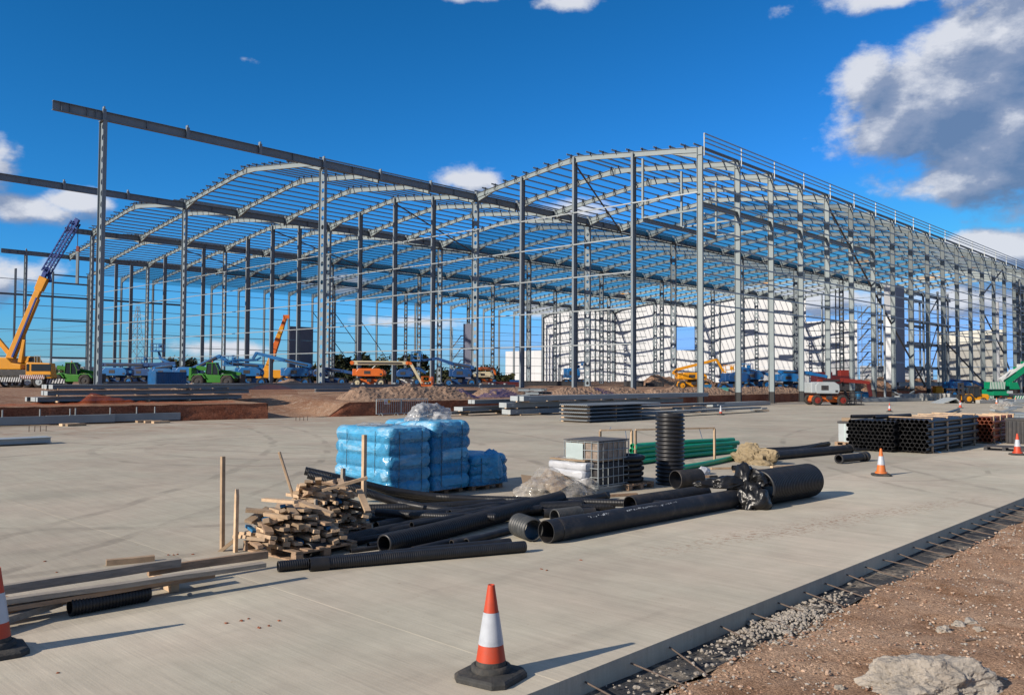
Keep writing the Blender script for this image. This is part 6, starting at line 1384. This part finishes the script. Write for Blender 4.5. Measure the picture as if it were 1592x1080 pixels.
# black coil stack on pallet
c = W(1005, 768); c = Vector((29.75, -53.05, 0)); pallet(c, 0, 'pallet under the black coil stack', 1.15, 1.0)
for k in range(5):
    q = MB(); rings = []
    for i in range(33):
        a = 2*math.pi*i/32; rr = .44
        rings.append([((rr+.10*math.cos(t)*(1+.12*math.cos(a*16)))*math.cos(a), (rr+.10*math.cos(t)*(1+.12*math.cos(a*16)))*math.sin(a), .065*math.sin(t)) for t in [2*math.pi*j/10 for j in range(10)]])
    q.rings(rings); o = q.build('duct_coil', M['pipe'], None, c+Vector((rnd.uniform(-.03, .03), rnd.uniform(-.03, .03), .21+.125*k))); tag(o, ('lowest', 'second', 'middle', 'fourth', 'topmost')[k]+' black duct coil on the pallet beside the caged tank', 'coil')
# timber frames
def post(name, p, h, w, label, m_='wood', lean=(0, 0), rz=0, d=None, cat='timber post', tip=False):
    q = MB(); d = d or w
    if tip: q.add([(-w/2, -d/2, 0), (w/2, -d/2, 0), (w/2, d/2, 0), (-w/2, d/2, 0), (-w/2, -d/2, h-.1), (w/2, -d/2, h-.1), (w/2, d/2, h-.1), (-w/2, d/2, h-.1), (-w*.1, -d/2, h), (w*.15, -d/2, h), (w*.15, d/2, h), (-w*.1, d/2, h)], [(0,3,2,1),(0,1,5,4),(1,2,6,5),(2,3,7,6),(3,0,4,7),(4,5,9,8),(5,6,10,9),(6,7,11,10),(7,4,8,11),(8,9,10,11)])
    else: q.box((0, 0, h/2), (w, d, h))
    o = q.build(name, M[m_], None, p, (lean[0], lean[1], rz), bevel=.004); tag(o, label, cat); return o
for n_, (xa, ya, xb_, yb, h, lab) in enumerate(((933, 722, 982, 720, 1.0, 'left goalpost-shaped timber frame behind the caged tank'), (988, 722, 1111, 717, 1.02, 'long goalpost-shaped timber frame around the green ducts'))):
    a, b_ = W(xa, ya), W(xb_, yb); t_ = thing('crossbar_frame', lab, 'timber frame', a)
    for e_ in (Vector((0, 0, 0)), b_-a): q = MB(); q.box((e_.x, e_.y, h/2), (.055, .075, h)); q.build('upright', M['wood'], t_, bevel=.004)
    q = MB(); q.bar((0, 0, h+.025), (b_.x-a.x, b_.y-a.y, h+.025), .05, .045); q.build('crossbar', M['wood'], t_)
    q = MB(); q.cyl((.3*(b_.x-a.x), .3*(b_.y-a.y), h+.05), (.34*(b_.x-a.x), .34*(b_.y-a.y), h+.12), .008, 5); q.cyl((.8*(b_.x-a.x), .8*(b_.y-a.y), h+.02), (.84*(b_.x-a.x), .84*(b_.y-a.y), h-.3), .008, 5); q.build('tie', M['lblue'], t_)
# hessian, white rag, timbers near them
crumple('hessian_sack', W(1168, 719, 0), (.40, .75, .52), 'hess', 'crumpled tan hessian sack at the end of the green ducts', 'hessian sack', 50, .62, 5, rz=1.2, fr=1.2)
crumple('hessian_sack', W(1184, 722, 0), (.3, .45, .16), 'hess', 'low spill of tan hessian right of the main sack', 'hessian sack', 52, .3, 4, rz=1.2)
crumple('white_rag', W(1093, 737, 0), (.16, .24, .2), 'bagw', 'small white rag on the slab right of the wide ribbed pipe', 'rag', 54, .45, 3)
for n_, (x_, y_, L_, a, lab) in enumerate(((1128, 729, .9, 1.0, 'light timber offcut beside the small duct stub'), (1095, 742, .7, .9, 'flat timber offcut near the white rag'), (1216, 726, .9, 1.3, 'reddish timber lath right of the hessian'), (950, 772, 1.3, 1.15, 'pale plank under the tank cage corner'), (1165, 733, 1.1, 1.2, 'dark batten behind the black polythene'))):
    q = MB(); q.box((0, 0, .03), (L_, .1, .05)); o = q.build('timber_offcut', M[('wood', 'wood3')[n_ % 2]], None, W(x_, y_), (0, 0, a)); tag(o, lab, 'timber offcut')
# black polythene at culvert mouth
c = W(1160, 786, 0); crumple('black_polythene', (c.x+.0, c.y+.05, 0), (.42, .6, .72), 'binbag', 'glossy black polythene bundle hanging from the culvert mouth', 'polythene', 61, .42, 5, rz=.5, smooth=True, fr=1.0)
crumple('black_polythene', WD(1128, 748, 17.3)-Vector((0, 0, .12)), (.6, .26, .20), 'binbag', 'black polythene flap sticking out left of the culvert', 'polythene', 62, .45, 5, rz=R(50), smooth=True, fr=1.0)
crumple('black_polythene', (c.x+.15, c.y+.2, .42), (.3, .3, .3), 'binbag', 'black polythene wad stuffed into the culvert mouth', 'polythene', 63, .4, 4)

# ------------------------------------------------------------------ timber: planks, stakes, offcut piles
def plank(a, b_, w, h, label, m_):
    a, b_ = Vector(a), Vector(b_); L_ = (b_-a).length; d = (b_-a); q = MB(); n = 16; rows = []
    for i in range(n+1):
        x = L_*i/n; e_ = .012*noise.noise(Vector((x*1.2, a.x, a.y))); rows.append([(x, sy2*w/2+e_, sz*h/2+e_*.6) for sy2, sz in ((-1, -1), (1, -1), (1, 1), (-1, 1))])
    q.rings(rows, smooth=False); q.add(rows[0], [(3, 2, 1, 0)]); q.add(rows[-1], [(0, 1, 2, 3)])
    o = q.build('plank', M[m_], None, a, (0, -math.asin(d.z/L_), math.atan2(d.y, d.x)), bevel=.004); tag(o, label, 'plank'); return o
plank(W(-60, 926, .25), W(280, 874, .27), .09, .10, 'thick grey weathered beam, rearmost of the lower left timbers', 'wood2')
plank(W(230, 888, .2), W(415, 861, .18), .07, .10, 'brown beam running on to the offcut pallet', 'wood3')
plank(W(-60, 944, .27), W(411, 877, .24), .12, .055, 'longest pale scaffold plank on top, lower left', 'wood2')
plank(W(-60, 958, .19), W(268, 902, .20), .10, .05, 'reddish grey plank just above the corrugated pipe', 'wood3')
plank(W(-60, 985, .1), W(92, 936, .12), .10, .07, 'lowest grey plank end left of the corrugated pipe', 'wood2')
plank(W(-40, 958, .12), W(330, 893, .13), .16, .05, 'dark twisted board under the pale plank', 'wood3')
plank(W(165, 875, .03), W(240, 868, .03), .1, .1, 'short pale wedge behind the weathered beam', 'wood')
q = MB(); q.box((0, 0, .055), (.75, .10, .10)); p = W(268, 917); o = q.build('timber_bearer', M['wood'], None, p-Vector((.25, 0, 0)), (0, 0, R(-4))); tag(o, 'square timber bearer poking out right under the planks', 'timber bearer')
q = MB(); q.box((0, 0, .055), (.9, .10, .10)); p = W(60, 950); o = q.build('timber_bearer', M['wood3'], None, p-Vector((.35, .2, 0)), (0, 0, R(4))); tag(o, 'second square bearer hidden under the planks at left', 'timber bearer')
stone(mbs := MB(), (0, 0, .02), .03, 0, 5); o = mbs.build('pebble', M['rock'], None, W(295, 926)); tag(o, 'small grey pebble beside the bearer end', 'stone')

pW1 = W(425, 862); pW2 = W(492, 836)
pallet((pW1.x+.0, pW1.y+.45, 0), R(4), 'front pallet under the timber offcuts', 1.3, 1.1)
pallet((pW2.x-.35, pW2.y+.35, 0), R(4), 'rear pallet under the timber offcuts', 1.2, 1.1)
r_ = random.Random(21); shapes = []
for k in range(10):
    L_ = r_.choice((.46, .56, .62, .5, .38)); w_, h_ = r_.choice(((.075, .05), (.1, .05), (.05, .05), (.095, .07), (.12, .04))); q = MB(); q.box((0, 0, 0), (L_, w_, h_)); shapes.append((q.mesh('timber_offcut', M[('wood', 'wood', 'wood', 'wood3', 'wood')[k % 5]]), L_, w_, h_))
sh_w = [(MB().box((0, 0, 0), (.4, .1, .05)).mesh('timber_offcut', M['woodw']), .4, .1, .05), (MB().box((0, 0, 0), (.3, .08, .04)).mesh('timber_offcut', M['tealcab']), .3, .08, .04)]
def offpile(c, wx, wy, h, n, label, grp, yaw, seed):
    rr = random.Random(seed); k = 0; z = .19; lay = 0
    while k < n and z < h:
        f = 1-(z-.15)/(h)*.62; cols = int(wy*f/.125)
        for xi in (-1, 1):
            for j in range(cols):
                if k >= n: break
                me, L_, w_, h_ = rr.choice(shapes) if rr.random() > .05 else rr.choice(sh_w)
                u = xi*wx*f*.27+rr.uniform(-.09, .09); v = -wy*f/2+(j+.5)*wy*f/cols+rr.uniform(-.02, .02)
                zz = z+rr.uniform(-.02, .03)-.10*(abs(v)/(wy/2))**2*(z/h)
                top = z > h*.72; a = yaw+rr.uniform(-.28, .28)+(rr.uniform(-1.2, 1.2) if top or rr.random() < .1 else 0)
                o = inst('timber_offcut', me, None, (c.x+math.cos(yaw)*u-math.sin(yaw)*v, c.y+math.sin(yaw)*u+math.cos(yaw)*v, max(.2, zz)), (rr.uniform(-.25, .25), rr.uniform(-.14, .14)*(2.2 if top else 1), a)); tag(o, label+(', in its %s layers, %s side' % (('lower', 'middle', 'upper')[min(2, int(3*z/h))], 'left' if v > 0 else 'right')), 'timber offcut', grp); k += 1
        z += .082; lay += 1
offpile(Vector((pW1.x-.12, pW1.y+.36, 0)), 1.35, 1.45, .62, 190, 'short sawn offcut in the front timber heap', 'offcuts in the front timber heap', R(-12), 1)
offpile(Vector((pW2.x-.45, pW2.y+.4, 0)), 1.2, 1.4, .80, 150, 'short sawn offcut in the rear timber heap', 'offcuts in the rear timber heap', R(-12), 2)
for n_, (x_, y_, z_, L_, a, tl, lab) in enumerate(((536, 752, .95, .75, 60, -.25, 'long batten across the top right of the rear heap'), (470, 757, .95, .5, 150, .3, 'flat batten topping the rear heap, left'), (478, 752, 1.0, .5, 148, .3, 'flat batten topping the rear heap, middle'), (495, 748, 1.02, .5, 146, .3, 'flat batten topping the rear heap, right'), (565, 778, .65, .6, -20, .5, 'splintered batten hanging off the right of the rear heap'), (435, 778, .8, .6, 20, 0, 'thick block laid on top of the front heap'), (408, 822, .5, .4, -12, 0, 'pale board end low on the left of the front heap'))):
    q = MB(); q.box((0, 0, 0), (L_, .1, .045)); D = ((pW1 if n_ > 4 else pW2)-CAM).dot(FWD)+.2; o = q.build('timber_batten', M['wood'], None, WD(x_, y_, D), (0, tl, R(a))); tag(o, lab, 'timber batten')
def wpost(x, yb, yt, w, lab, lean=(0, 0), m_='wood', tip=False, D=None):
    p = W(x, yb); D = (p-CAM).dot(FWD); h = (yb-yt)/FPX*D; post('timber_post', p, h, w, lab, m_, lean, R(0), w*.9, tip=tip)
wpost(345.5, 856, 710, .062, 'tall square post at the left of the front heap', (0, R(-1.2)))
wpost(366, 858, 760, .058, 'rough split post in front of the left post', (0, R(1)), 'wood', True)
wpost(400, 856, 792, .045, 'thin grey stake before the front heap', (0, 0), 'wood2')
wpost(490, 848, 776, .045, 'thin grey stake between the two heaps', (0, 0), 'wood2')
wpost(565, 822, 676, .072, 'tall orange-brown post right of the rear heap', (0, 0))
p = W(528, 800); wpost(532.5, 812, 728, .07, 'short grey post end before the blue pack', (0, 0), 'wood2')
D = 14.2; a = WD(456, 772, D); b_ = WD(434, 702, D); q = MB(); q.bar(a, b_, .085, .04); o = q.build('pointed_stake', M['wood'], bevel=.008); tag(o, 'pale rounded stake leaning left out of the heap', 'timber stake')
D = 12.6; a = WD(341, 858, D); b_ = WD(366, 838, D); q = MB(); q.bar(a, b_, .07, .05); o = q.build('timber_batten', M['wood']); tag(o, 'short batten leaning at the foot of the left post', 'timber batten')
# blue rope/plastic at pile
crumple('blue_scrap', W(560, 806, 0), (.3, .2, .05), 'bluew2', 'dark blue polythene scrap on the slab beside the front blue pack', 'plastic film', 71, .4, 3)

# ------------------------------------------------------------------ right foreground stones
def boulder(name, p, dims, label, seed, sub=5, amp=.18, m_='rock', rz=0, cat='concrete lump'):
    import bmesh
    bm = bmesh.new(); bmesh.ops.create_icosphere(bm, subdivisions=sub, radius=1)
    for v in bm.verts:
        d = v.co.copy(); k = 1+amp*(1.6*noise.noise(d*1.3+Vector((seed, 0, 0)))+.7*noise.noise(d*3.1+Vector((0, seed, 0)))+.3*noise.noise(d*8+Vector((0, 0, seed)))+.16*noise.noise(d*20))
        v.co = Vector((d.x*dims[0]*k, d.y*dims[1]*k, d.z*dims[2]*k))
    me = bpy.data.meshes.new(name); bm.to_mesh(me); bm.free(); me.materials.append(M[m_])
    o = bpy.data.objects.new(name, me); link(o); o.location = p; o.rotation_euler = (0, 0, rz); tag(o, label, cat); return o
c = W(1448, 1072, -.2); boulder('concrete_lump', c+Vector((0, 0, .0)), (.36, .60, .30), 'large rounded lump of spilt concrete in the lower right corner', 3, 6, .24, rz=R(-42))
for n_, (x_, y_, s_, lab) in enumerate(((1468, 980, .065, 'grey broken lump, left of the small group on the gravel'), (1490, 972, .06, 'angular grey lump in the middle of the small group'), (1508, 969, .075, 'dark-sided slab piece, right of the small group'), (1522, 978, .045, 'small stone under the slab piece'), (1306, 1069, .035, 'small grey stone left of the large lump'), (1412, 985, .03, 'small grey stone on red gravel'), (1483, 1030, .03, 'tiny stone above the large lump'), (1168, 968, .05, 'lump of rubble beside the dowel bars'), (1130, 975, .045, 'rubble lump nearest the slab edge'), (1225, 985, .045, 'pale rubble lump on the gravel edge'))):
    boulder('broken_stone', W(x_, y_, -.17), (s_*1.15, s_*1.3, s_*.85), lab, n_+7, 3, .35, cat='stone')
for n_, (x_, y_) in enumerate(((1442, 935), (1405, 1000), (1278, 1030), (1550, 920), (1340, 900))):
    boulder('clod', W(x_, y_, -.18), (.03, .05, .02), ('dark clod on the upper gravel', 'clod near the stone group', 'clod in the red patch', 'clod by the right edge', 'clod near the membrane')[n_], n_+40, 2, .4, 'soil', cat='clod')
q = MB(); a, b_ = W(1500, 994, -.16), W(1565, 992, -.16); q.cyl(a, b_, .012, 10); q.build('rusty_bar', M['rust']); tag(bpy.data.objects['rusty_bar'], 'short rusty bar lying on the gravel, right', 'steel bar')
a, b_ = W(1195, 952, -.2), W(1250, 948, -.18); pipe([a, b_], .025, 'small black tube scrap beside the membrane', 'pipe', n=12)
# bits of mud on the slab
for n_, (x_, y_) in enumerate(((352, 968), (375, 964), (386, 961), (403, 975), (418, 972), (434, 964), (270, 862), (262, 862), (276, 861), (70, 872), (88, 889), (300, 861), (90, 1045), (842, 884), (850, 886), (903, 870))):
    boulder('mud_crumb', W(x_, y_, .004), (rnd.uniform(.012, .03), rnd.uniform(.01, .02), .008), 'reddish dried mud crumb on the brushed slab', n_, 2, .5, 'bank', cat='mud crumb')['group'] = 'mud crumbs on the slab'
